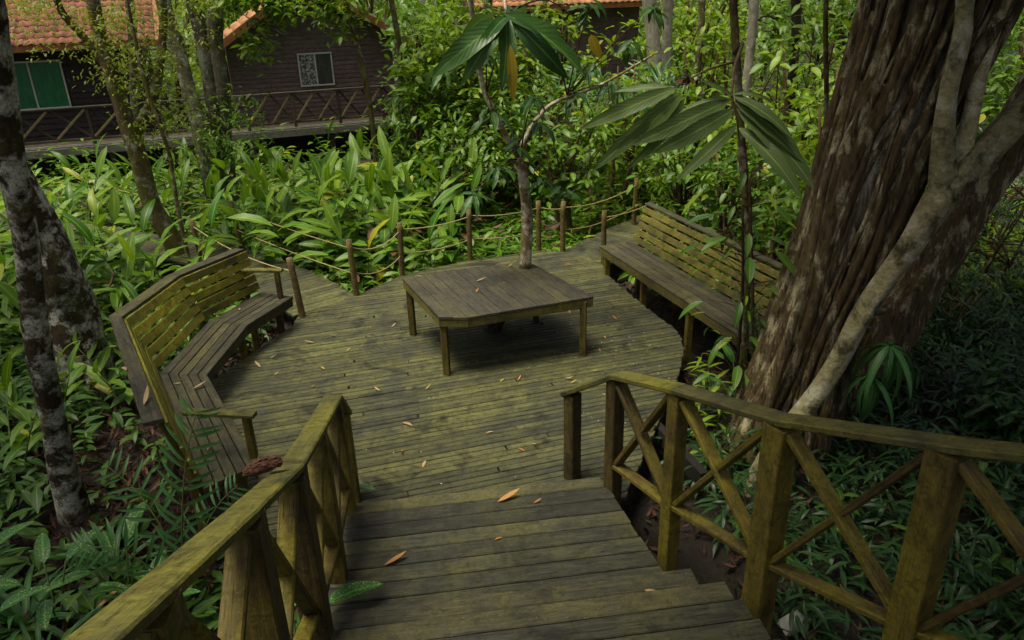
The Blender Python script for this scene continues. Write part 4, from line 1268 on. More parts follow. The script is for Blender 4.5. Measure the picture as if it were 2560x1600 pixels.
tube('limb', [(2.45, 5.6, 3.53), (2.15, 5.4, 3.50), (1.88, 5.3, 3.40)], [0.010, 0.007, 0.005], 'twig', sp_, seg=6, sub=4)
for (o_, t_, nn, me, ws) in (((1.92, 5.32, 3.40), (1.26, 5.20, 3.16), (0.2, -0.75, 0.6), 0, 0.95), ((1.90, 5.30, 3.37), (1.33, 5.05, 2.90), (0.5, -0.75, 0.45), 1, 1.0), ((1.93, 5.28, 3.36), (1.50, 4.95, 3.04), (0.4, -0.75, 0.5), 0, 1.0),
                       ((1.88, 5.33, 3.40), (1.50, 5.42, 3.36), (0, -0.6, 0.8), 2, 0.8), ((1.95, 5.27, 3.34), (1.62, 4.95, 2.90), (0.5, -0.8, 0.2), 1, 0.9),
                       ((2.19, 5.05, 3.34), (1.57, 4.88, 3.08), (0.3, -0.75, 0.6), 0, 1.1), ((2.21, 5.02, 3.28), (1.70, 4.80, 3.02), (0.45, -0.75, 0.6), 0, 1.2), ((2.23, 5.0, 3.18), (1.82, 4.70, 2.93), (0.4, -0.8, 0.5), 1, 1.1),
                       ((2.21, 5.05, 3.36), (1.98, 5.0, 3.44), (0.1, -0.7, 0.7), 2, 0.9), ((2.18, 5.06, 3.35), (1.85, 5.0, 3.30), (0.2, -0.8, 0.5), 1, 0.9),
                       ((2.23, 5.02, 3.28), (2.64, 4.58, 2.91), (-0.3, -0.8, 0.55), 2, 1.2), ((2.22, 5.03, 3.32), (2.58, 4.68, 3.05), (-0.25, -0.75, 0.65), 2, 1.2), ((2.24, 4.99, 3.16), (2.51, 4.50, 2.86), (-0.15, -0.8, 0.5), 0, 1.15), ((2.21, 5.05, 3.36), (2.50, 4.72, 3.18), (-0.2, -0.6, 0.8), 2, 1.1),
                       ((2.2, 5.06, 3.37), (2.42, 4.9, 3.36), (0.0, -0.6, 0.8), 1, 0.8)):
    o_, t_ = np.array(o_), np.array(t_)
    leaf_obj(LV_PALE[me], o_, t_ - o_ + np.array([0, 0, 0.05]), nn, float(np.linalg.norm(t_ - o_)) * 1.06, ws, sp_)
LV_DRY = leaf_mesh('dried_leaf', 'pod', n=6, width=0.5, shape='ovate', fold=1.2, droop=2.2, wave=0.4)
for k in range(5):
    leaf_obj(LV_DRY, (1.93 + 0.02 * k, 5.30, 3.42), (math.cos(k * 1.3), -0.4 * math.sin(k * 1.3), 0.5), (math.sin(k), -1, 0.4), 0.12, 1.0, sp_, 'dried_leaf')
LV_SEED = [leaf_mesh('seedling_leaf', 'leaf_seed', n=5, width=w, shape='ovate', fold=0.25, droop=d) for w, d in ((0.42, 0.6), (0.36, 0.9), (0.48, 0.4))]
LV_LIME = [leaf_mesh('lime_leaf', 'leaf_lime', n=6, width=0.26, shape='lance', fold=0.3, droop=d) for d in (0.5, 0.9)]
for i in range(90):
    z = random.uniform(0.0, 2.5)
    a = random.uniform(0, 6.28)
    rr = random.uniform(0.12, 0.50)
    q = np.array([3.44 + rr * math.cos(a) - 0.1 * max(0, z - 1), 7.05 + rr * math.sin(a), z])
    d = np.array([math.cos(a), math.sin(a), random.uniform(-0.8, 0.2)])
    tube('twig', [(3.44 - 0.1 * max(0, z - 1), 7.05, z - 0.12), tuple(q - d * 0.02 + np.array([0, 0, 0.02])), tuple(q)], [0.006, 0.004, 0.002], 'twig', sp_, seg=4, sub=2, lump=0)
    leaf_obj(LV_SEED[i % 3] if i % 4 else LV_LIME[i % 2], q, d, (0, -0.3, 1), random.uniform(0.18, 0.34), 0.85, sp_)
tube('vine', [(3.6, 6.95, -0.5), (3.50, 6.93, 0.5), (3.40, 6.98, 1.5), (3.30, 7.0, 2.3)], [0.02, 0.018, 0.016, 0.012], 'twig', sp_, seg=7, sub=5)
tube('vine', [(3.38, 7.0, -0.5), (3.35, 6.95, 0.4), (3.33, 6.97, 1.2), (3.27, 7.02, 2.0)], [0.022, 0.018, 0.016, 0.012], 'bark_dark', sp_, seg=7, sub=5)
leaf_mass('crown', *spray(crown_tips((2.6, 6.6, 6.3), (1.6, 1.4, 0.7), 40, 0.2), 9, 0.3, spread=0.25), 'mass_mid', sp_, T_LA)

# ---- strangler fig
fg = thing('fig_tree', (3.6, 6.3, -0.45), 'huge strangler fig with ropy roots and a pale slanting stem', 'tree')
FM = [(3.62, 6.45, -0.6), (3.80, 6.45, 0.5), (4.06, 6.5, 1.6), (4.33, 6.55, 2.65), (4.70, 6.6, 3.87), (4.95, 6.7, 5.5), (5.1, 6.8, 8.0)]
FRd = [0.36, 0.31, 0.33, 0.40, 0.52, 0.55, 0.4]
tube('trunk', FM, FRd, 'bark_fig', fg, seg=72, sub=12, lump=0.05, flute=0.045, nflute=9, seed=31)
FMc = catmull([(*a, b) for a, b in zip(FM, FRd)], 8)
for i in range(74):
    a0 = R(random.uniform(136, 208)) if i < 34 else (R(random.uniform(285, 350)) if i < 54 else R(random.uniform(205, 290)))
    drift = random.uniform(-0.35, 0.35)
    k0, k1 = 0, random.choice((30, 36, 40, 44))
    ks = list(range(k0, k1 + 1, 4))
    pts, rads = [], []
    r0 = random.choice((0.018, 0.026, 0.036, 0.05, 0.066)) if i < 54 else random.choice((0.012, 0.018, 0.024, 0.034, 0.045))
    ph = random.uniform(0, 6)
    for n_, kk in enumerate(ks):
        c = FMc[min(kk, len(FMc) - 1)]
        f = n_ / (len(ks) - 1)
        a = a0 + drift * f + 0.13 * math.sin(n_ * 1.3 + ph)
        rr = c[3] * (1.05 + (0.22 * (1 - f) ** 4)) + r0 * 0.7
        pts.append((c[0] + rr * math.cos(a), c[1] + rr * math.sin(a), c[2] if n_ else -0.55))
        rads.append(r0 * (1.25 - 0.35 * f) * random.uniform(0.85, 1.15))
    tube('aerial_root', pts, rads, 'root_fig', fg, seg=8, sub=5, lump=0.10, seed=100 + i)
# girdling roots across the trunk
for (z, a1, a2) in ((1.62, 205, 300), (2.62, 215, 330), (0.75, 230, 300), (2.05, 250, 320)):
    c = FMc[int(np.argmin(np.abs(FMc[:, 2] - z)))]
    pts = [(c[0] + c[3] * 1.07 * math.cos(R(a)), c[1] + c[3] * 1.07 * math.sin(R(a)), c[2] + 0.10 * (a - a1) / (a2 - a1) + 0.02 * math.sin(a)) for a in np.linspace(a1, a2, 6)]
    tube('aerial_root', pts, [0.022] * 6, 'root_fig', fg, seg=7, sub=4, lump=0.1, seed=int(z * 100))
# slanting roots to the ground on the deck side
for i in range(12):
    x0 = 3.30 + 0.30 * random.random()
    z0 = random.uniform(0.3, 1.6)
    c = FMc[int(np.argmin(np.abs(FMc[:, 2] - z0)))]
    top = (c[0] - c[3] * 0.95, c[1] - c[3] * random.uniform(-0.2, 0.5), z0)
    bt = (3.18 + random.uniform(-0.1, 0.45), 6.2 + random.uniform(-0.2, 0.5), -0.55)
    md = tuple((np.array(top) + np.array(bt)) / 2 + np.array([0.07, 0, 0.02]) + rng.normal(0, 0.02, 3))
    r0 = random.choice((0.014, 0.02, 0.028))
    tube('aerial_root', [top, md, bt], [r0 * 0.8, r0, r0 * 1.2], 'root_fig', fg, seg=7, sub=6, lump=0.1, seed=200 + i)
tube('aerial_root', [(3.30, 6.25, -0.5), (3.42, 6.1, 0.86), (3.50, 6.05, 1.75), (3.58, 6.1, 2.47), (3.76, 6.2, 3.20), (3.92, 6.3, 3.8)], [0.05, 0.045, 0.04, 0.035, 0.03, 0.028], 'root_fig', fg, seg=8, sub=6, lump=0.1, seed=77)
tube('pale_stem', [(3.05, 5.72, -0.6), (3.22, 5.74, -0.05), (3.60, 5.78, 0.48), (4.00, 5.85, 1.29), (4.27, 5.9, 1.73), (4.69, 5.95, 2.38), (5.04, 6.0, 2.75), (5.45, 6.05, 3.12), (6.1, 6.1, 3.8), (7.0, 6.3, 5.2)],
     [0.14, 0.10, 0.088, 0.092, 0.10, 0.135, 0.125, 0.12, 0.11, 0.10], 'fig_pale', fg, seg=24, sub=10, lump=0.11, seed=41)
tube('pale_stem', [(4.62, 5.95, 2.30), (4.49, 5.92, 2.80), (4.45, 5.92, 3.24), (4.47, 5.92, 3.63), (4.43, 5.92, 4.06), (4.5, 5.95, 5.2)], [0.12, 0.085, 0.075, 0.07, 0.068, 0.06], 'fig_pale', fg, seg=16, sub=8, lump=0.10, seed=42)
tube('pale_stem', [(4.72, 6.0, 2.35), (4.78, 6.03, 2.86), (4.80, 6.05, 3.38), (4.86, 6.05, 3.87), (4.95, 6.05, 4.4), (5.1, 6.1, 5.4)], [0.11, 0.075, 0.07, 0.065, 0.06, 0.055], 'fig_pale', fg, seg=16, sub=8, lump=0.10, seed=43)
tube('back_stem', [(4.55, 7.1, -0.6), (4.9, 7.05, 0.0), (5.35, 7.0, 0.95), (5.75, 7.0, 1.9), (6.2, 7.0, 2.84), (6.6, 7.1, 3.8), (7.2, 7.2, 5.5)], [0.34, 0.28, 0.24, 0.23, 0.22, 0.22, 0.18], 'root_fig', fg, seg=20, sub=7, lump=0.08, flute=0.06, seed=44)
leaf_mass('crown', *spray(np.vstack([crown_tips((5.0, 5.0, 7.4), (3.6, 4.4, 1.5), 900, 0.1), crown_tips((8.0, 5.6, 6.6), (3.4, 4.8, 1.2), 800, 0.1), crown_tips((1.6, 1.6, 7.4), (3.4, 3.0, 1.0), 560, 0.1)]), 10, 0.30, spread=0.35), 'mass_dark', fg, T_OV)  # out of view; lobe over the stairs added, whole crown thickened to cast shade
tree('tree', 'thin light stick-like sapling beside the fig roots', [('trunk', hi([(4.1, 7.45, -0.5), (4.02, 7.2, 1.15), (4.14, 7.15, 2.14), (4.10, 7.15, 2.88), (3.95, 7.15, 3.87)], 5.5), [0.032, 0.028, 0.026, 0.024, 0.022, 0.018, 0.01])], 'bark_moss')

# ---- pale trunks among the far bushes
for (lb, pts, r_, mt) in (('thicker of two pale palm trunks beyond the far boardwalk', [(6.4, 19, -0.5), (6.26, 19, 1.69), (6.09, 19, 3.07), (5.93, 19, 4.20)], 0.17, 'bark_pale'),
                          ('slimmer of two pale palm trunks beyond the far boardwalk', [(6.9, 19.6, -0.5), (6.68, 19.5, 2.13), (6.62, 19.5, 4.18)], 0.13, 'bark_pale'),
                          ('white-barked pole trunk rising behind the straight bench', [(6.5, 14.2, -0.5), (6.42, 14, 0.6), (6.37, 14, 1.86), (6.37, 14, 3.14), (6.34, 14, 4.12)], 0.085, 'bark_pale'),
                          ('thin tan trunk among the bushes behind the straight bench', [(6.0, 16, -0.5), (6.14, 16, 1.60), (6.17, 16, 3.04), (6.14, 16, 4.07)], 0.07, 'bark_moss'),
                          ('slim dark trunk among the bushes behind the fig', [(8.2, 15.5, -0.5), (8.0, 15.4, 1.5), (7.9, 15.3, 3.0), (7.7, 15.2, 4.2)], 0.09, 'bark_dark'),
                          ('grey trunk in front of the house behind the leaves', [(2.2, 20.3, -0.5), (2.15, 20.2, 1.5), (2.2, 20.2, 3.0), (2.3, 20.2, 4.2)], 0.12, 'bark_grey'),
                          ('slim brown trunk standing in the bushes behind the table', [(-0.2, 17.5, -0.5), (-0.1, 17.4, 1.3), (0.0, 17.4, 2.8), (-0.1, 17.4, 4.2)], 0.06, 'bark_moss')):
    tree('tree', lb, [('trunk', hi(pts, 7.5), [r_ * 1.2] + [r_] * (len(pts) - 1) + [r_ * 0.85, r_ * 0.6])], mt, [overhead((pts[-1][0], pts[-1][1], 7.6), (2.2, 2.0, 1.0), 40, 0.25)])

# ================================================================== SHRUBS AND BUSHY TREES
def shrub(name, label, base, h, rad, n_tip, n_leaf, size, mt, tm, group=None, cat='shrub', zc=0.6, hollow=0.3, nst=5):
    gz = float(ground_h(base[0], base[1]))
    root = thing(name, (base[0], base[1], gz), label, cat, group)
    tips = crown_tips((base[0], base[1], gz + h * zc), (rad, rad, h * (1 - zc)), n_tip, hollow)
    T = []
    for i in range(nst):
        a = i * 6.283 / nst + random.random()
        q = np.array([base[0] + 0.10 * math.cos(a), base[1] + 0.10 * math.sin(a), gz - 0.1])
        e = np.array([base[0] + rad * 0.5 * math.cos(a), base[1] + rad * 0.5 * math.sin(a), gz + h * 0.8])
        mid = (q + e) / 2 + rng.normal(0, 0.06 * h, 3)
        r_ = 0.010 + 0.008 * h
        T.append(([tuple(q), tuple(mid), tuple(e)], [r_ * 1.4, r_, r_ * 0.4]))
        for t in tips[i::nst][:6]:
            T.append(([tuple(mid), tuple((mid + t) / 2 + (0, 0, 0.05)), tuple(t)], [r_ * 0.6, r_ * 0.4, r_ * 0.15]))
    V, F = join_tubes(T, seg=6, sub=3, lump=0.05)
    mobj('stems', V, F, 'twig', root, smooth=True)
    P, D, N, L = spray(tips, n_leaf, size, spread=0.07 + 0.28 * size)
    leaf_mass('crown', P, D, N, L, mt, root, tm)
    return root
SG = 'bushes between the rope fence and the houses'
LB_LITE = 'bright green bushy tree filling the gap between the houses'
for (x, y, h, r_) in ((0.75, 18.9, 4.6, 1.25), (1.1, 17.0, 4.4, 1.2), (2.4, 18.4, 4.3, 1.25), (1.6, 20.0, 4.8, 1.2), (3.7, 19.4, 4.5, 1.2)):
    shrub('bushy_tree', LB_LITE, (x, y), h, r_, 150, 8, 0.24, 'mass_mid' if x < 1 else 'mass_light', T_RO, SG, 'tree', 0.58, 0.25)
for (x, y, h, r_) in ((1.0, 14.9, 2.2, 0.9), (2.1, 15.6, 2.5, 1.0), (3.2, 16.6, 2.9, 1.2), (0.35, 16.6, 2.9, 0.9), (1.6, 16.3, 3.3, 1.0)):
    shrub('shrub', 'leafy mid-green shrub growing behind the ginger plants', (x, y), h, r_, 110, 8, 0.18, 'mass_mid', T_RO, SG)
hb = thing('overhanging_branch_tree', (-1.0, 16.3, -0.45), 'slim tree spreading a leafy branch across the brown house gable', 'tree')
tube('trunk', [(-0.75, 17.2, -0.5), (-0.7, 17.1, 1.2), (-0.8, 17.0, 2.6), (-1.0, 16.9, 3.9), (-1.2, 16.8, 5.5)], [0.07, 0.06, 0.055, 0.05, 0.03], 'bark_moss', hb, seg=10, sub=5)
tube('limb', [(-0.95, 16.95, 3.5), (-1.7, 16.7, 3.9), (-2.6, 16.6, 3.95), (-3.3, 16.5, 3.7)], [0.03, 0.024, 0.016, 0.008], 'twig', hb, seg=7, sub=5)
tube('limb', [(-2.3, 16.6, 3.95), (-2.6, 16.4, 3.5), (-2.85, 16.3, 2.9)], [0.014, 0.010, 0.005], 'twig', hb, seg=7, sub=5)
tp_ = np.vstack([crown_tips((-2.3, 16.6, 3.85), (1.1, 0.5, 0.45), 60, 0.1), crown_tips((-2.7, 16.4, 3.1), (0.35, 0.3, 0.5), 16, 0.1), crown_tips((-1.1, 16.9, 3.7), (0.6, 0.5, 0.6), 40, 0.1), crown_tips((-3.1, 16.4, 4.0), (0.8, 0.4, 0.35), 34, 0.1), crown_tips((-1.2, 16.8, 5.6), (1.5, 1.2, 0.7), 60, 0.1)])
leaf_mass('crown', *spray(tp_, 7, 0.20, spread=0.13), 'mass_light', hb, T_RO)
RG = 'bushes behind the straight bench'
for (x, y, h, r_, mt) in ((4.9, 14.9, 1.7, 0.9, 'mass_light'), (7.4, 13.1, 1.8, 1.0, 'mass_light'), (5.4, 17.6, 2.6, 1.1, 'mass_mid'), (8.5, 17.6, 3.2, 1.4, 'mass_mid'),
                          (6.6, 11.2, 1.6, 0.95, 'mass_mid'), (5.5, 10.0, 1.3, 0.7, 'mass_mid'), (9.2, 13.6, 2.4, 1.2, 'mass_mid'), (7.2, 16.2, 2.2, 1.0, 'mass_light'), (10.6, 17.0, 3.8, 1.5, 'mass_mid'), (4.2, 17.9, 2.3, 1.0, 'mass_light')):
    shrub('shrub', 'loose bright shrub growing beyond the straight bench', (x, y), h, r_, 120, 8, 0.16, mt, T_OV if x < 8 else T_LA, RG)
for (x, y, h, r_, lb) in ((4.75, 10.4, 2.9, 0.75, 'tall loose sapling leafing out above the back of the straight bench'), (5.0, 8.9, 2.6, 0.7, 'leafy sapling squeezed between the straight bench and fig roots'), (4.5, 12.2, 2.6, 0.8, 'airy sapling beside the boardwalk past the straight bench'), (5.9, 9.6, 3.7, 0.9, 'tall sapling spreading over the shrubs beside the fig trunk'),
                          (6.9, 10.9, 4.0, 1.0, 'tallest sapling in the bushes behind the straight bench'), (2.9, 13.4, 3.0, 0.8, 'sapling with rounded leaves beside the end posts of the rope fence'), (3.9, 14.6, 3.9, 1.0, 'leafy sapling rising beyond the bend of the far boardwalk'), (5.5, 11.6, 3.7, 0.95, 'sapling standing over the ginger plants behind the straight bench'),
                          (8.2, 11.9, 3.9, 1.1, 'broad leafy sapling in the bushes beyond the fig'), (7.9, 14.6, 4.2, 1.1, 'tall leafy sapling close to the slim dark trunk'), (6.0, 15.2, 4.3, 1.0, 'high leafy sapling close to the thin tan trunk'), (9.9, 14.9, 4.3, 1.2, 'wide leafy sapling deep in the bushes beyond the fig')):
    shrub('sapling', lb, (x, y), h, r_, 64, 7, 0.21, 'mass_mid' if h < 3.5 else 'mass_light', T_RO, None, 'tree', 0.60, 0.2, 3)
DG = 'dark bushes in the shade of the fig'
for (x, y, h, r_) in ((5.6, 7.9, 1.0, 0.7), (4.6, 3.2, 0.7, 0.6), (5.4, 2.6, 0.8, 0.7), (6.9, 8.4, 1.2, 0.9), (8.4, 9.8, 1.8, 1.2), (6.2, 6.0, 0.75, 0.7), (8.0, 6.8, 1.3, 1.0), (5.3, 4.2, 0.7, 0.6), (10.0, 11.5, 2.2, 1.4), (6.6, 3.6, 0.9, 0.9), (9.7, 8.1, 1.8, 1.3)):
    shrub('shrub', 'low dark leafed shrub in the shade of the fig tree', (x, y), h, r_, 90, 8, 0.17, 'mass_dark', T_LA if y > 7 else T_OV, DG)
# trees beyond the walkway
BG = 'trees beyond the houses'
for i, (x, y, h, r_, mt) in enumerate(((-14, 29, 7, 2.6, 'mass_mid'), (-8.5, 31, 7, 2.6, 'mass_light'), (-5.5, 28.5, 6.0, 1.7, 'mass_light'), (-1, 30, 6.5, 2.6, 'mass_mid'), (3.5, 31.5, 7, 2.8, 'mass_mid'), (10.5, 27, 6.0, 2.6, 'mass_light'), (14.0, 30, 7, 3.0, 'mass_mid'),
                                       (12.5, 22.5, 5.5, 2.2, 'mass_mid'), (16.5, 24.5, 6.5, 2.8, 'mass_mid'), (20.5, 28.0, 7, 3.2, 'mass_mid'), (8.4, 23.2, 4.6, 1.7, 'mass_light'), (13.4, 18.6, 4.4, 1.9, 'mass_mid'), (17, 19, 5, 2.2, 'mass_mid'))):
    shrub('leafy_tree', 'full leafy tree crown standing beyond the houses and bushes', (x, y), h, r_, 170, 9, 0.34, mt, T_OV, BG, 'tree', 0.5, 0.35, 4)
# far wall of forest reading as one mass
n = 26000
X = rng.uniform(-45, 60, n)
Y = rng.uniform(33, 60, n)
Z = -0.4 + rng.random(n) ** 0.8 * (5.0 + 1.8 * np.sin(X * 0.6) * np.cos(Y * 0.45))
D = unit(n, -0.7, 0.4)
N = unit(n) * 0.6 + np.array([0, -0.2, 1.0])
fo = leaf_mass('far_forest', np.stack([X, Y, Z], 1), D, N, rng.uniform(0.4, 0.8, n), 'mass_mid', None, T_OV, 'stuff')
tag(fo, 'far green forest foliage closing the view beyond the houses')

# ================================================================== GINGER BEDS
LV_GIN = [leaf_mesh('ginger_leaf', 'leaf_ginger', n=6, width=w, shape='lance', fold=f, droop=d, wave=0.14, twist=tw, bend=bn) for w, f, d, tw, bn in ((0.36, 0.30, 0.8, 0.4, 0.06), (0.31, 0.35, 1.3, -0.5, -0.08), (0.38, 0.25, 0.4, 0.2, 0.05), (0.33, 0.45, 1.0, 0.8, 0.12), (0.40, 0.2, 0.6, -0.3, -0.05))]
LV_GYL = leaf_mesh('yellowed_leaf', 'leaf_lime', n=6, width=0.25, shape='lance', fold=0.3, droop=0.5, wave=0.06)
def ginger(x, y, n_st, h, label, group, lean=(0, 0), size=0.42):
    gz = float(ground_h(x, y))
    root = thing('ginger_plant', (x, y, gz), label, 'plant', group)
    for s_ in range(n_st):
        a = s_ * 6.283 / n_st + random.uniform(-0.4, 0.4)
        H = h * random.uniform(0.7, 1.1)
        tilt = random.uniform(0.10, 0.42)
        b = np.array([x + 0.16 * math.cos(a), y + 0.16 * math.sin(a), gz - 0.05])
        d0 = np.array([math.cos(a) * tilt + lean[0], math.sin(a) * tilt + lean[1], 1.0])
        d0 /= np.linalg.norm(d0)
        pts = []
        for k in range(4):
            f = k / 3
            q = b + d0 * H * f + np.array([math.cos(a), math.sin(a), -0.35]) * 0.16 * H * f * f
            pts.append(tuple(q))
        tube('stem', pts, [0.011, 0.010, 0.008, 0.004], 'stem', root, seg=5, sub=2, lump=0.0)
        side = np.cross(d0, np.array([math.cos(a + random.uniform(-0.9, 0.9)), math.sin(a), 0.1]))
        side /= np.linalg.norm(side)
        nl = random.randint(6, 8)
        for k in range(nl):
            f = 0.28 + 0.72 * k / (nl - 1)
            C = catmull(pts, 4)
            q = C[min(int(f * (len(C) - 1)), len(C) - 1)]
            sg = 1 if k % 2 else -1
            last = k == nl - 1
            d = side * sg * (0.25 if last else random.uniform(0.75, 1.05)) + d0 * (1.0 if last else random.uniform(0.35, 0.75))
            nn = d0 * 0.8 - side * sg * 0.45 + np.array([0, -0.1, 0.35]) + rng.normal(0, 0.12, 3)
            me = LV_GYL if random.random() < 0.045 else LV_GIN[random.randrange(5)]
            leaf_obj(me, q, d, nn, size * random.uniform(0.75, 1.2), random.uniform(0.85, 1.15), root)
    return root
pr = random.Random(5)
GL = {'behind': 'tall ginger plant with lance leaves in the bed behind the rope fence', 'left': 'ginger plant with lance leaves in the bed beyond the curved bench and boardwalk'}
spots = []
def try_spot(x0, x1, y0, y1, n, md):
    k = tries = 0
    while k < n and tries < 900:
        tries += 1
        x, y = pr.uniform(x0, x1), pr.uniform(y0, y1)
        if blocked(x, y, 0.12): continue
        if any(math.hypot(x - a, y - b) < md for a, b, _ in spots): continue
        spots.append((x, y, (x0, y0)))
        k += 1
n0 = len(spots)
try_spot(-3.2, 0.6, 11.8, 16.9, 26, 0.62)
for (x, y, _) in spots[n0:]:
    ginger(x, y, pr.randint(4, 5), pr.uniform(1.25, 1.85) if y > 12.6 else pr.uniform(0.85, 1.2), GL['behind'], 'ginger plants behind the rope fence', size=0.66)
g_ = ginger(-0.42, 14.1, 4, 1.3, 'ginger plant with one upright lime leaf behind the rope fence', 'ginger plants behind the rope fence', size=0.6)
leaf_obj(LV_GYL, (-0.36, 14.0, 0.85), (0.05, 0.02, 1.0), (0.0, -1, 0.1), 0.62, 1.25, g_)
leaf_obj(LV_GYL, (-0.75, 14.0, 0.75), (-0.75, 0.02, 0.8), (0.5, -0.8, 0.5), 0.60, 0.9, g_)
n1 = len(spots)
try_spot(-5.6, -3.0, 9.9, 12.6, 8, 0.6)
try_spot(-8.2, -4.6, 11.2, 14.6, 14, 0.55)
try_spot(-9.5, -4.4, 10.6, 18.2, 19, 0.9)
for (x, y, _) in spots[n1:]:
    ginger(x, y, pr.randint(3, 5), pr.uniform(1.0, 1.5), GL['left'], 'ginger plants beyond the curved bench', size=0.64)

n2_ = len(spots)
try_spot(4.1, 7.4, 9.6, 13.6, 12, 0.7)
for (x, y, _) in spots[n2_:]:
    ginger(x, y, pr.randint(3, 4), pr.uniform(0.7, 1.2), 'ginger plant with lance leaves behind the straight bench', 'ginger plants behind the straight bench', size=0.5)
n3_ = len(spots)
try_spot(-6.5, -3.6, 5.8, 10.2, 9, 0.8)
for (x, y, _) in spots[n3_:]:
    ginger(x, y, pr.randint(3, 4), pr.uniform(0.6, 0.9), 'low ginger plant in the shade round the two blotched trunks', 'ginger plants round the blotched trunks', size=0.42)

# ================================================================== SMALL PLANTS
def seedling(x, y, label, group, n=10, h=0.35, size=0.17, mats=None, z=None):
    gz = float(ground_h(x, y)) if z is None else z
    root = thing('seedling', (x, y, gz), label, 'plant', group)
    ln = (random.uniform(-0.1, 0.1), random.uniform(-0.1, 0.1))
    tube('stem', [(x, y, gz - 0.03), (x + ln[0] * 0.4, y + ln[1] * 0.4, gz + h * 0.5), (x + ln[0], y + ln[1], gz + h)], [0.007, 0.006, 0.003], 'stem', root, seg=5, sub=3, lump=0)
    for k in range(n):
        f = 0.25 + 0.75 * k / max(1, n - 1)
        a = k * 2.4 + x * 7
        d = np.array([math.cos(a), math.sin(a), random.uniform(-0.15, 0.35)])
        q = (x + ln[0] * f, y + ln[1] * f, gz + h * f)
        leaf_obj((mats or LV_SEED)[k % len(mats or LV_SEED)], q, d, (d[0] * -0.2, d[1] * -0.2, 1), size * random.uniform(0.7, 1.25) * (1.1 - 0.35 * f), 1.0, root)
    return root
for (x, y, h, n, sz) in ((-2.75, 6.95, 0.40, 14, 0.20), (-3.15, 7.5, 0.35, 12, 0.20), (-2.5, 6.5, 0.30, 10, 0.17), (-3.6, 7.2, 0.5, 12, 0.2), (-3.9, 8.2, 0.45, 12, 0.2), (-3.6, 8.7, 0.5, 12, 0.22),
                   (-4.3, 7.6, 0.4, 12, 0.2), (-4.7, 8.4, 0.5, 12, 0.22), (-4.1, 6.6, 0.4, 12, 0.2), (-4.6, 6.9, 0.4, 10, 0.2), (-3.75, 5.7, 0.4, 12, 0.2), (-2.85, 6.35, 0.22, 7, 0.15), (-3.3, 9.3, 0.5, 12, 0.2), (-3.7, 10.1, 0.5, 12, 0.22), (-2.9, 10.4, 0.4, 10, 0.2), (-3.3, 10.9, 0.5, 12, 0.2)):
    seedling(x, y, 'small broad-leafed seedling in the leaf litter by the curved bench', 'seedlings by the curved bench', n, h, sz)
for (x, y, h, n, sz) in ((3.05, 6.62, 0.75, 14, 0.28), (2.80, 6.30, 0.45, 10, 0.24), (3.12, 7.15, 0.7, 14, 0.28), (3.22, 7.6, 0.5, 10, 0.24), (2.95, 6.9, 0.55, 12, 0.26)):
    seedling(x, y, 'lime-leafed seedling at the foot of the thin sapling', 'lime seedlings by the sapling', n, h, sz, LV_LIME)
for (x, y, h, n, sz) in ((2.55, 4.95, 0.35, 8, 0.22), (2.75, 4.6, 0.25, 6, 0.22), (3.0, 5.2, 0.3, 8, 0.2), (3.3, 4.3, 0.2, 6, 0.2), (4.0, 4.6, 0.3, 8, 0.26), (4.5, 3.6, 0.4, 9, 0.34), (4.2, 3.0, 0.4, 9, 0.34), (5.0, 5.2, 0.4, 9, 0.28), (3.7, 3.5, 0.25, 7, 0.22), (3.4, 2.7, 0.35, 9, 0.32), (3.9, 2.3, 0.4, 9, 0.32), (2.9, 3.4, 0.25, 7, 0.22), (3.5, 5.0, 0.35, 9, 0.26), (4.4, 4.2, 0.35, 8, 0.3)):
    seedling(x, y, 'dark broad-leafed seedling on the soil behind the fig-side railing', 'seedlings behind the fig-side railing', n, h, sz)
seedling(3.30, 5.60, 'small bright seedling growing at the foot of the pale fig stem', None, 9, 0.75, 0.22)

LV_SPOT = [leaf_mesh('speckled_leaf', 'leaf_spot', n=8, width=w, shape='ovate', fold=0.25, droop=d) for w, d in ((0.46, 0.5), (0.42, 0.8))]
def speckled(x, y, label, leaves, z=None):
    gz = float(ground_h(x, y)) if z is None else z
    root = thing('speckled_plant', (x, y, gz), label, 'plant')
    for (az, el, stalk, ln) in leaves:
        d = np.array([math.cos(R(az)) * math.cos(R(el)), math.sin(R(az)) * math.cos(R(el)), math.sin(R(el))])
        e = np.array([x, y, gz]) + np.array([d[0] * 0.35, d[1] * 0.35, 0.9]) * stalk
        tube('stalk', [(x, y, gz - 0.03), tuple((np.array([x, y, gz]) + e) / 2 + np.array([0, 0, 0.03])), tuple(e)], [0.009, 0.008, 0.006], 'stem', root, seg=6, sub=3, lump=0)
        leaf_obj(LV_SPOT[int(az) % 2], e, d, (-d[0] * 0.3, -d[1] * 0.3, 1), ln, 1.0, root)
    return root
speckled(-2.55, 5.15, 'speckled broad-leafed plant beside the husk-topped railing', [(75, 42, 0.60, 0.40), (120, 15, 0.5, 0.34), (200, 5, 0.5, 0.36), (330, 0, 0.45, 0.34), (160, 30, 0.55, 0.3)])
speckled(-1.05, 4.05, 'speckled plant pushing a leaf through the railing onto the landing', [(12, 18, 0.78, 0.40), (95, 10, 0.6, 0.3), (190, 5, 0.5, 0.34), (270, 10, 0.4, 0.3)])
speckled(-0.95, 5.75, 'speckled plant peeping round the lower railing post', [(-20, 20, 0.45, 0.32), (60, 5, 0.3, 0.26), (180, 5, 0.35, 0.3)], z=-0.35)
speckled(-1.75, 3.75, 'speckled plant low behind the husk-topped railing', [(-60, 10, 0.5, 0.34), (30, 15, 0.6, 0.32), (120, 5, 0.45, 0.34), (210, 5, 0.5, 0.36), (280, 0, 0.4, 0.34)])
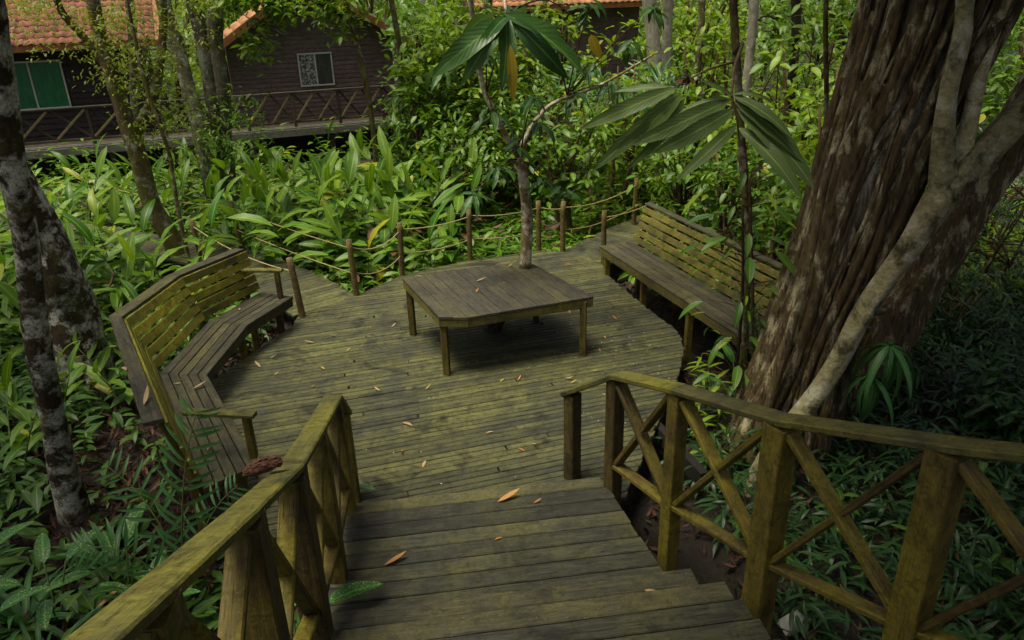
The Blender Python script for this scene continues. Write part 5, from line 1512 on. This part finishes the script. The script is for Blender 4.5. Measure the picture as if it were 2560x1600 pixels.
speckled(-3.35, 4.55, 'speckled plant among the strappy clumps below the lichened tree', [(20, 25, 0.6, 0.36), (95, 20, 0.55, 0.34), (170, 10, 0.5, 0.36), (260, 5, 0.55, 0.36), (320, 15, 0.5, 0.34)])
speckled(-3.0, 4.95, 'speckled plant rooted beside the strappy clumps and the railing', [(40, 35, 0.6, 0.36), (110, 25, 0.55, 0.34), (180, 10, 0.5, 0.36), (290, 10, 0.45, 0.32)])
speckled(-2.25, 4.75, 'speckled plant at the foot of the palm seedling', [(80, 30, 0.45, 0.32), (150, 20, 0.4, 0.32), (240, 10, 0.45, 0.34), (0, 20, 0.4, 0.3)])
speckled(-3.7, 5.35, 'speckled plant beside the foot of the lichened tree', [(30, 30, 0.5, 0.34), (130, 20, 0.45, 0.32), (220, 10, 0.45, 0.34), (310, 15, 0.4, 0.3)])
speckled(3.35, 6.75, 'speckled plant in the tangle below the thin sapling', [(200, 10, 0.5, 0.30), (250, 5, 0.4, 0.28), (300, 0, 0.5, 0.3), (150, 20, 0.6, 0.26), (100, 40, 0.8, 0.3)])
speckled(6.1, 5.0, 'speckled plant on the shaded soil beyond the fig', [(200, 10, 0.3, 0.30), (250, 5, 0.25, 0.28), (300, 0, 0.3, 0.3), (120, 20, 0.3, 0.26)])

LV_STR = [leaf_mesh('strap_leaf', 'leaf_palm', n=7, width=0.075, shape='strap', fold=0.5, droop=d) for d in (1.1, 1.7)]
def strap_clump(x, y, n, ln, label, group=None, z=None, hang=False):
    gz = float(ground_h(x, y)) if z is None else z
    root = thing('strap_plant', (x, y, gz), label, 'plant', group)
    for k in range(n):
        a = k * 2.399
        el = random.uniform(0.35, 1.3) if not hang else random.uniform(-1.2, -0.1)
        d = np.array([math.cos(a) * math.cos(el), math.sin(a) * math.cos(el), math.sin(el)])
        leaf_obj(LV_STR[k % 2], (x + 0.02 * math.cos(a), y + 0.02 * math.sin(a), gz), d, (-d[0] * 0.6, -d[1] * 0.6, 1), ln * random.uniform(0.7, 1.2), 1.0 if not hang else 1.7, root)
    return root
for (x, y, n, ln) in ((-3.25, 4.95, 26, 0.72), (-2.78, 5.55, 22, 0.60), (-3.75, 4.95, 24, 0.66), (-2.9, 4.4, 20, 0.6), (-2.4, 4.30, 20, 0.6), (-4.0, 5.6, 22, 0.6)):
    strap_clump(x, y, n, ln, 'clump of grassy strap leaves below the lichened tree', 'strap-leafed clumps below the lichened tree')
strap_clump(4.22, 5.72, 16, 0.62, 'strap-leafed fern hanging from the pale fig stem', z=0.98, hang=True)
strap_clump(4.05, 5.68, 12, 0.5, 'smaller strap-leafed fern low on the pale fig stem', z=0.70, hang=True)

LV_PIN = [leaf_mesh('leaflet', 'leaf_palm', n=5, width=0.19, shape='lance', fold=0.35, droop=d) for d in (0.4, 0.8)]
def frond(root, pts, n, ln, me=None, start=0.25):
    C = catmull(pts, 10)
    tube('frond_stalk', pts, list(np.linspace(0.009, 0.003, len(pts))), 'stem', root, seg=6, sub=4, lump=0)
    for k in range(n):
        f = start + (1 - start) * k / (n - 1)
        i = min(int(f * (len(C) - 1)), len(C) - 2)
        t = C[i + 1] - C[i]
        t /= np.linalg.norm(t)
        sd = np.cross(t, np.array([0.05, -0.8, 0.6]))
        sd /= np.linalg.norm(sd)
        nn = np.cross(sd, t)
        if nn[2] < 0: nn = -nn
        for sg in (-1, 1):
            d = sd * sg * 0.85 + t * 0.55 + np.array([0, 0, -0.1])
            l_ = ln * (0.55 + 0.45 * math.sin(math.pi * min(1, 0.15 + f * 0.8))) * random.uniform(0.9, 1.1)
            leaf_obj((me or LV_PIN)[k % 2], C[i], d, nn + d * 0.1, l_, 1.0, root, 'leaflet')
ps = thing('palm_seedling', (-2.05, 4.98, -0.45), 'feathery palm seedling standing between the railing and curved bench', 'plant')
frond(ps, [(-2.05, 4.98, -0.48), (-1.98, 5.02, 0.2), (-1.84, 5.05, 0.85), (-1.66, 5.06, 1.36)], 15, 0.30)
frond(ps, [(-2.05, 4.98, -0.45), (-2.10, 5.10, 0.1), (-2.28, 5.22, 0.55), (-2.5, 5.3, 0.8)], 10, 0.26)
frond(ps, [(-2.05, 4.98, -0.45), (-1.92, 5.12, 0.05), (-1.74, 5.22, 0.35), (-1.56, 5.28, 0.5)], 10, 0.24)
frond(ps, [(-2.05, 4.98, -0.45), (-2.2, 4.92, 0.05), (-2.4, 4.85, 0.35), (-2.62, 4.8, 0.42)], 10, 0.25)
pm = thing('palm', (4.9, 16.6, -0.45), 'young palm with pale feathery fronds beyond the straight bench', 'palm')
for k in range(9):
    a = k * 0.70 + 0.3
    frond(pm, [(4.9, 16.6, 0.4), (4.9 + 0.4 * math.cos(a), 16.6 + 0.4 * math.sin(a), 1.5), (4.9 + 1.0 * math.cos(a), 16.6 + 1.0 * math.sin(a), 2.1 + 0.3 * math.sin(k * 2.1)), (4.9 + 1.7 * math.cos(a), 16.6 + 1.7 * math.sin(a), 1.8 + 0.4 * math.sin(k * 2.1))], 14, 0.5)
tube('trunk', [(4.9, 16.6, -0.5), (4.9, 16.6, 0.1), (4.9, 16.6, 0.6)], [0.10, 0.08, 0.05], 'bark_dark', pm, seg=10, sub=4)
ff = thing('fern', (4.05, 6.55, -0.45), 'dark glossy fern growing upright between straight bench and fig', 'fern')
for k in range(5):
    a = 2.2 + k * 0.5
    frond(ff, [(3.65, 6.85, -0.45), (3.65 + 0.08 * math.cos(a), 6.85 + 0.08 * math.sin(a), 0.2), (3.65 + 0.2 * math.cos(a), 6.85 + 0.2 * math.sin(a), 0.75), (3.65 + 0.35 * math.cos(a), 6.85 + 0.35 * math.sin(a), 1.05)], 16, 0.10, start=0.15)

# ================================================================== UNDERGROWTH AND LITTER
def scatter(n, x0, x1, y0, y1, dens=None, pad=0.0):
    out = []
    pr2 = random.Random(int(n + x0 * 10))
    for _ in range(n):
        x, y = pr2.uniform(x0, x1), pr2.uniform(y0, y1)
        if blocked(x, y, pad): continue
        if dens and pr2.random() > dens(x, y): continue
        out.append((x, y))
    return np.array(out)
def herbs(name, label, pts, hmin, hmax, nl, smin, smax, mat, tm, up_=0.3):
    n = len(pts)
    gz = ground_h(pts[:, 0], pts[:, 1])
    H = rng.uniform(hmin, hmax, n)
    a = rng.uniform(0, 6.28, (n, nl))
    f = rng.uniform(0.25, 1.0, (n, nl))
    P = np.stack([pts[:, 0, None] + 0.07 * np.cos(a), pts[:, 1, None] + 0.07 * np.sin(a), gz[:, None] + H[:, None] * f], -1).reshape(-1, 3)
    D = np.stack([np.cos(a), np.sin(a), rng.uniform(-0.35, up_ + 0.3, (n, nl))], -1).reshape(-1, 3)
    N = np.stack([-0.3 * np.cos(a), -0.3 * np.sin(a), np.ones((n, nl))], -1).reshape(-1, 3) + rng.normal(0, 0.22, (n * nl, 3))
    L = rng.uniform(smin, smax, n * nl)
    o = leaf_mass(name, P, D, N, L, mat, None, tm, 'stuff')
    tag(o, label)
    return o
def d_back(x, y):
    if x < -2.2 and y < 9.5: return 0.10
    return 1.0
pts = scatter(3300, -10.5, 6.5, 9.0, 20.3, d_back)
herbs('undergrowth', 'dense green undergrowth filling the beds beyond the deck', pts, 0.08, 0.55, 8, 0.14, 0.30, 'mass_mid', T_OV)
pts = scatter(1300, -0.6, 5.5, 11.8, 17.5)
herbs('grassy_undergrowth', 'arching grassy blades behind the rope fence', pts, 0.05, 0.30, 9, 0.28, 0.55, 'mass_mid', T_ST, 0.9)
pts = scatter(1500, 3.2, 12.5, 9.2, 20.0)
herbs('bright_undergrowth', 'bright leafy undergrowth beyond the straight bench', pts, 0.15, 0.95, 8, 0.14, 0.28, 'mass_light', T_OV)
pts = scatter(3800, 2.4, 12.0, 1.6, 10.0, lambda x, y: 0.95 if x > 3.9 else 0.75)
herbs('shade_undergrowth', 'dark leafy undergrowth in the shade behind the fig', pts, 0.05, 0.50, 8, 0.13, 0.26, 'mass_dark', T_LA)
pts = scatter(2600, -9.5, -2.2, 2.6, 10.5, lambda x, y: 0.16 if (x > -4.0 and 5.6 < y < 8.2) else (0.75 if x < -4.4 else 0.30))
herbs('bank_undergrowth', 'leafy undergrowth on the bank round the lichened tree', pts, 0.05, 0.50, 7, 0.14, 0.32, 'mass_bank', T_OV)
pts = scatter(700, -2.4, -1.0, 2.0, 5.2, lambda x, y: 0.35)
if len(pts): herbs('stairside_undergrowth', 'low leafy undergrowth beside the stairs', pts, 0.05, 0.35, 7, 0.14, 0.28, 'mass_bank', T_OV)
pts = scatter(2200, -16, 26, 19.2, 33.0)
herbs('far_undergrowth', 'undergrowth under and beyond the raised walkway', pts, 0.2, 1.4, 8, 0.2, 0.4, 'mass_mid', T_OV)

def litter(name, label, pts, smin, smax):
    n = len(pts)
    P = np.stack([pts[:, 0], pts[:, 1], ground_h(pts[:, 0], pts[:, 1]) + rng.uniform(0.01, 0.07, n)], 1)
    D = unit(n, -0.45, 0.45)
    N = unit(n) * 0.7 + np.array([0, 0, 1.0])
    o = leaf_mass(name, P, D, N, rng.uniform(smin, smax, n), 'litter', None, T_DEAD, 'stuff')
    tag(o, label)
a = scatter(5200, -6.5, -1.0, 2.5, 10.5)
b = np.array([(x, y) for x, y in rng.uniform((-3.2, 5.2), (-1.5, 10.2), (1500, 2))])
litter('leaf_litter', 'brown dead leaf litter on the soil round the curved bench', np.vstack([a, b]), 0.07, 0.19)
pts = scatter(900, -9, 8, 10.5, 18.5)
n = len(pts)
o = leaf_mass('withered_leaves', np.stack([pts[:, 0], pts[:, 1], ground_h(pts[:, 0], pts[:, 1]) + rng.uniform(0.05, 0.75, n)], 1), unit(n, -0.9, 0.2), unit(n) * 0.6 + np.array([0, -0.4, 0.8]), rng.uniform(0.12, 0.34, n), 'litter', None, T_DEAD, 'stuff')
tag(o, 'withered brown leaves hanging among the green beds')
a = rng.uniform((1.6, 2.0), (6.5, 11.5), (3200, 2))
litter('shaded_leaf_litter', 'brown dead leaf litter below the straight bench and fig', a, 0.06, 0.16)

# ================================================================== FALLEN LEAVES AND SMALL THINGS
LV_F = {k: [leaf_mesh('fallen_leaf', 'fallen_' + k, n=5, width=w, shape='lance', fold=f, droop=d) for w, f, d in ((0.34, 0.5, -0.5), (0.42, 0.3, 0.35), (0.30, 0.7, -0.9))] for k in 'yot'}
def fallen(x, y, z, ln, kind, label, group, yaw=None):
    a = random.uniform(0, 6.28) if yaw is None else yaw
    me = LV_F[kind][random.randrange(3)]
    d = np.array([math.cos(a), math.sin(a), 0.05])
    nn = np.array([random.uniform(-0.15, 0.15), random.uniform(-0.15, 0.15), 1.0])
    o = leaf_obj(me, (x, y, z + 0.012), d, nn, ln, 1.0, None, 'fallen_leaf')
    col = {'y': 'yellow', 'o': 'orange', 't': 'tan'}[kind]
    tag(o, label.format(col), 'leaf', group)
    return o
DECK_L = [(-1.37, 8.96, 'y', .13), (-1.1, 9.13, 't', .10), (-0.68, 9.10, 't', .12), (-0.40, 9.25, 't', .09), (-1.87, 8.62, 't', .11), (-1.94, 8.38, 't', .14), (-1.75, 8.15, 'y', .07), (-1.18, 8.18, 'y', .12), (-1.26, 7.8, 'o', .08),
          (-0.52, 7.53, 't', .09), (-0.02, 7.47, 'y', .08), (-0.18, 6.72, 't', .16), (-0.28, 6.30, 'o', .10), (-0.07, 6.08, 't', .10), (0.62, 6.47, 't', .08), (0.82, 6.13, 'o', .08), (0.97, 6.19, 'y', .10), (0.82, 7.48, 'y', .10), (1.02, 7.48, 'o', .09),
          (1.55, 7.43, 't', .13), (1.58, 7.30, 'y', .09), (2.55, 8.88, 'o', .11), (2.40, 8.80, 'o', .08), (2.15, 9.9, 't', .09), (2.25, 8.35, 't', .1), (2.0, 9.35, 'o', .12), (-0.9, 8.7, 't', .08), (-1.0, 6.9, 't', .09), (1.9, 7.55, 't', .07), (2.1, 8.0, 't', .07),
          (0.4, 6.95, 't', .06), (-0.6, 8.3, 't', .06), (1.35, 6.6, 't', .07), (0.2, 8.4, 'o', .07), (2.6, 9.9, 'o', .1), (1.2, 11.0, 't', .1), (2.4, 11.1, 'o', .1)]
for (x, y, k, ln) in DECK_L:
    fallen(x, y, 0.0, ln * 1.0, k, 'small {} fallen leaf lying on the deck planks', 'fallen leaves on the deck')
for (x, y, k, ln, lb) in ((0.50, 5.12, 'o', .22, 'long {} fallen leaf near the edge of the landing'), (0.79, 5.05, 'o', .08, 'tiny {} leaf fragment on the middle of the landing'), (0.42, 4.66, 'o', .07, 'tiny {} curled scrap further back on the landing'),
                      (-0.42, 4.52, 'o', .19, 'broad {} fallen leaf on the landing beside the railing')):
    fallen(x, y, 0.17, ln, k, lb, None, 0.35)
fallen(1.33, 3.78, 0.34, 0.12, 't', 'pale {} fallen leaf on the first stair above the landing', None, -0.4)
for (x, y, k, ln) in ((0.05, 9.05, 't', .10), (0.70, 8.72, 't', .14), (0.66, 8.35, 'o', .09), (1.15, 9.15, 'y', .09), (1.05, 8.6, 't', .06)):
    fallen(x, y, 0.752, ln, k, 'small {} fallen leaf lying on the table top', 'fallen leaves on the table')
for (x, y, k, ln) in ((-2.35, 7.15, 't', .15), (-1.95, 5.95, 'y', .08), (-2.5, 7.3, 't', .08), (-2.25, 9.2, 'y', .08), (3.2, 9.6, 'o', .10), (3.1, 9.2, 't', .08)):
    fallen(x, y, 0.425, ln, k, 'small {} fallen leaf lying on a bench seat', 'fallen leaves on the bench seats')
for (x, y, k, ln) in ((-2.95, 6.95, 'y', .07), (-2.62, 6.40, 't', .13), (-2.28, 5.72, 't', .2)):
    fallen(x, y, 1.05, ln, k, 'small {} fallen leaf lying on the cap of the curved bench', 'fallen leaves on the bench cap')
fallen(-2.6, 4.75, -0.12, 0.24, 'o', 'bright {} dead leaf caught on the plants beside the railing', None, 0.6)
fallen(-3.0, 4.35, -0.15, 0.16, 'o', 'smaller bright {} dead leaf caught in the strap clumps', None, 0.9)
# white specks of fallen petals
n = 170
q = np.vstack([rng.normal((2.35, 7.9), (0.40, 0.6), (60, 2)), rng.uniform((-0.8, 5.5), (2.2, 9.0), (30, 2))])
q = np.array([p_ for p_ in q if in_poly(p_[0], p_[1], DECK)])
n = len(q)
o = leaf_mass('fallen_petals', np.stack([q[:, 0], q[:, 1], np.full(n, 0.006)], 1), unit(n, -0.05, 0.05), np.tile([0, 0, 1.0], (n, 1)) + rng.normal(0, 0.2, (n, 3)), rng.uniform(0.008, 0.020, n), 'petal', None, leaf_template(2, 0.8, 'round', 0.3, 0.3), 'stuff')
tag(o, 'tiny white fallen petals speckling the deck planks')

# brown husk on the rail cap
hk = thing('dried_husk', (-0.88, 3.42, 1.85), 'shaggy brown dried husk lying on the mossy rail cap', 'husk')
V, F = tube_data([(-0.955, 3.39, 1.850), (-0.92, 3.40, 1.862), (-0.85, 3.43, 1.866), (-0.78, 3.46, 1.858)], [0.016, 0.030, 0.034, 0.018], seg=16, sub=8, lump=0.14, seed=3)
mobj('core', V, F, 'pod', hk, smooth=True)
VV, FF = [], []
for k in range(190):
    t = random.random()
    c = np.array([-0.965 + 0.17 * t, 3.385 + 0.07 * t, 1.858 + 0.010 * math.sin(t * 3.14)])
    a = random.uniform(0, 6.28)
    r_ = 0.035 * (0.55 + 0.45 * math.sin(t * 3.14))
    s0 = c + np.array([0, r_ * math.cos(a), r_ * math.sin(a)])
    e0 = s0 + np.array([random.uniform(0.015, 0.035), 0.010 + 0.006 * math.cos(a), 0.006 * math.sin(a)])
    s0[2], e0[2] = max(s0[2], 1.842), max(e0[2], 1.842)
    Vt, Ft = tube_data([tuple(s0), tuple((s0 + e0) / 2 + (0, 0, 0.004)), tuple(e0)], [0.0038, 0.0034, 0.002], seg=4, sub=1, lump=0)
    FF += [tuple(x + len(VV) for x in f) for f in Ft]
    VV += [tuple(v_) for v_ in Vt]
fb = mobj('fibres', VV, FF, 'pod', hk)
fb['kind'] = 'stuff'
# pale stone beside the stairs
rs = np.random.default_rng(4)
import bmesh
bm = bmesh.new()
pts_ = rs.normal(0, 1, (26, 3))
pts_ /= np.linalg.norm(pts_, axis=1)[:, None]
for p_ in pts_ * rs.uniform(0.75, 1.1, (26, 1)) * np.array([0.14, 0.10, 0.085]):
    bm.verts.new(p_)
bmesh.ops.convex_hull(bm, input=bm.verts)
me = bpy.data.meshes.new('stone')
bm.to_mesh(me)
bm.free()
me.materials.append(M['stone'])
so = bpy.data.objects.new('stone', me)
place(so, Matrix.Translation((2.58, 3.98, -0.36)) @ Matrix.Rotation(0.5, 4, 'Z') @ Matrix.Rotation(0.3, 4, 'X'))
tag(so, 'pale angular stone on the dark soil beside the stairs', 'stone')
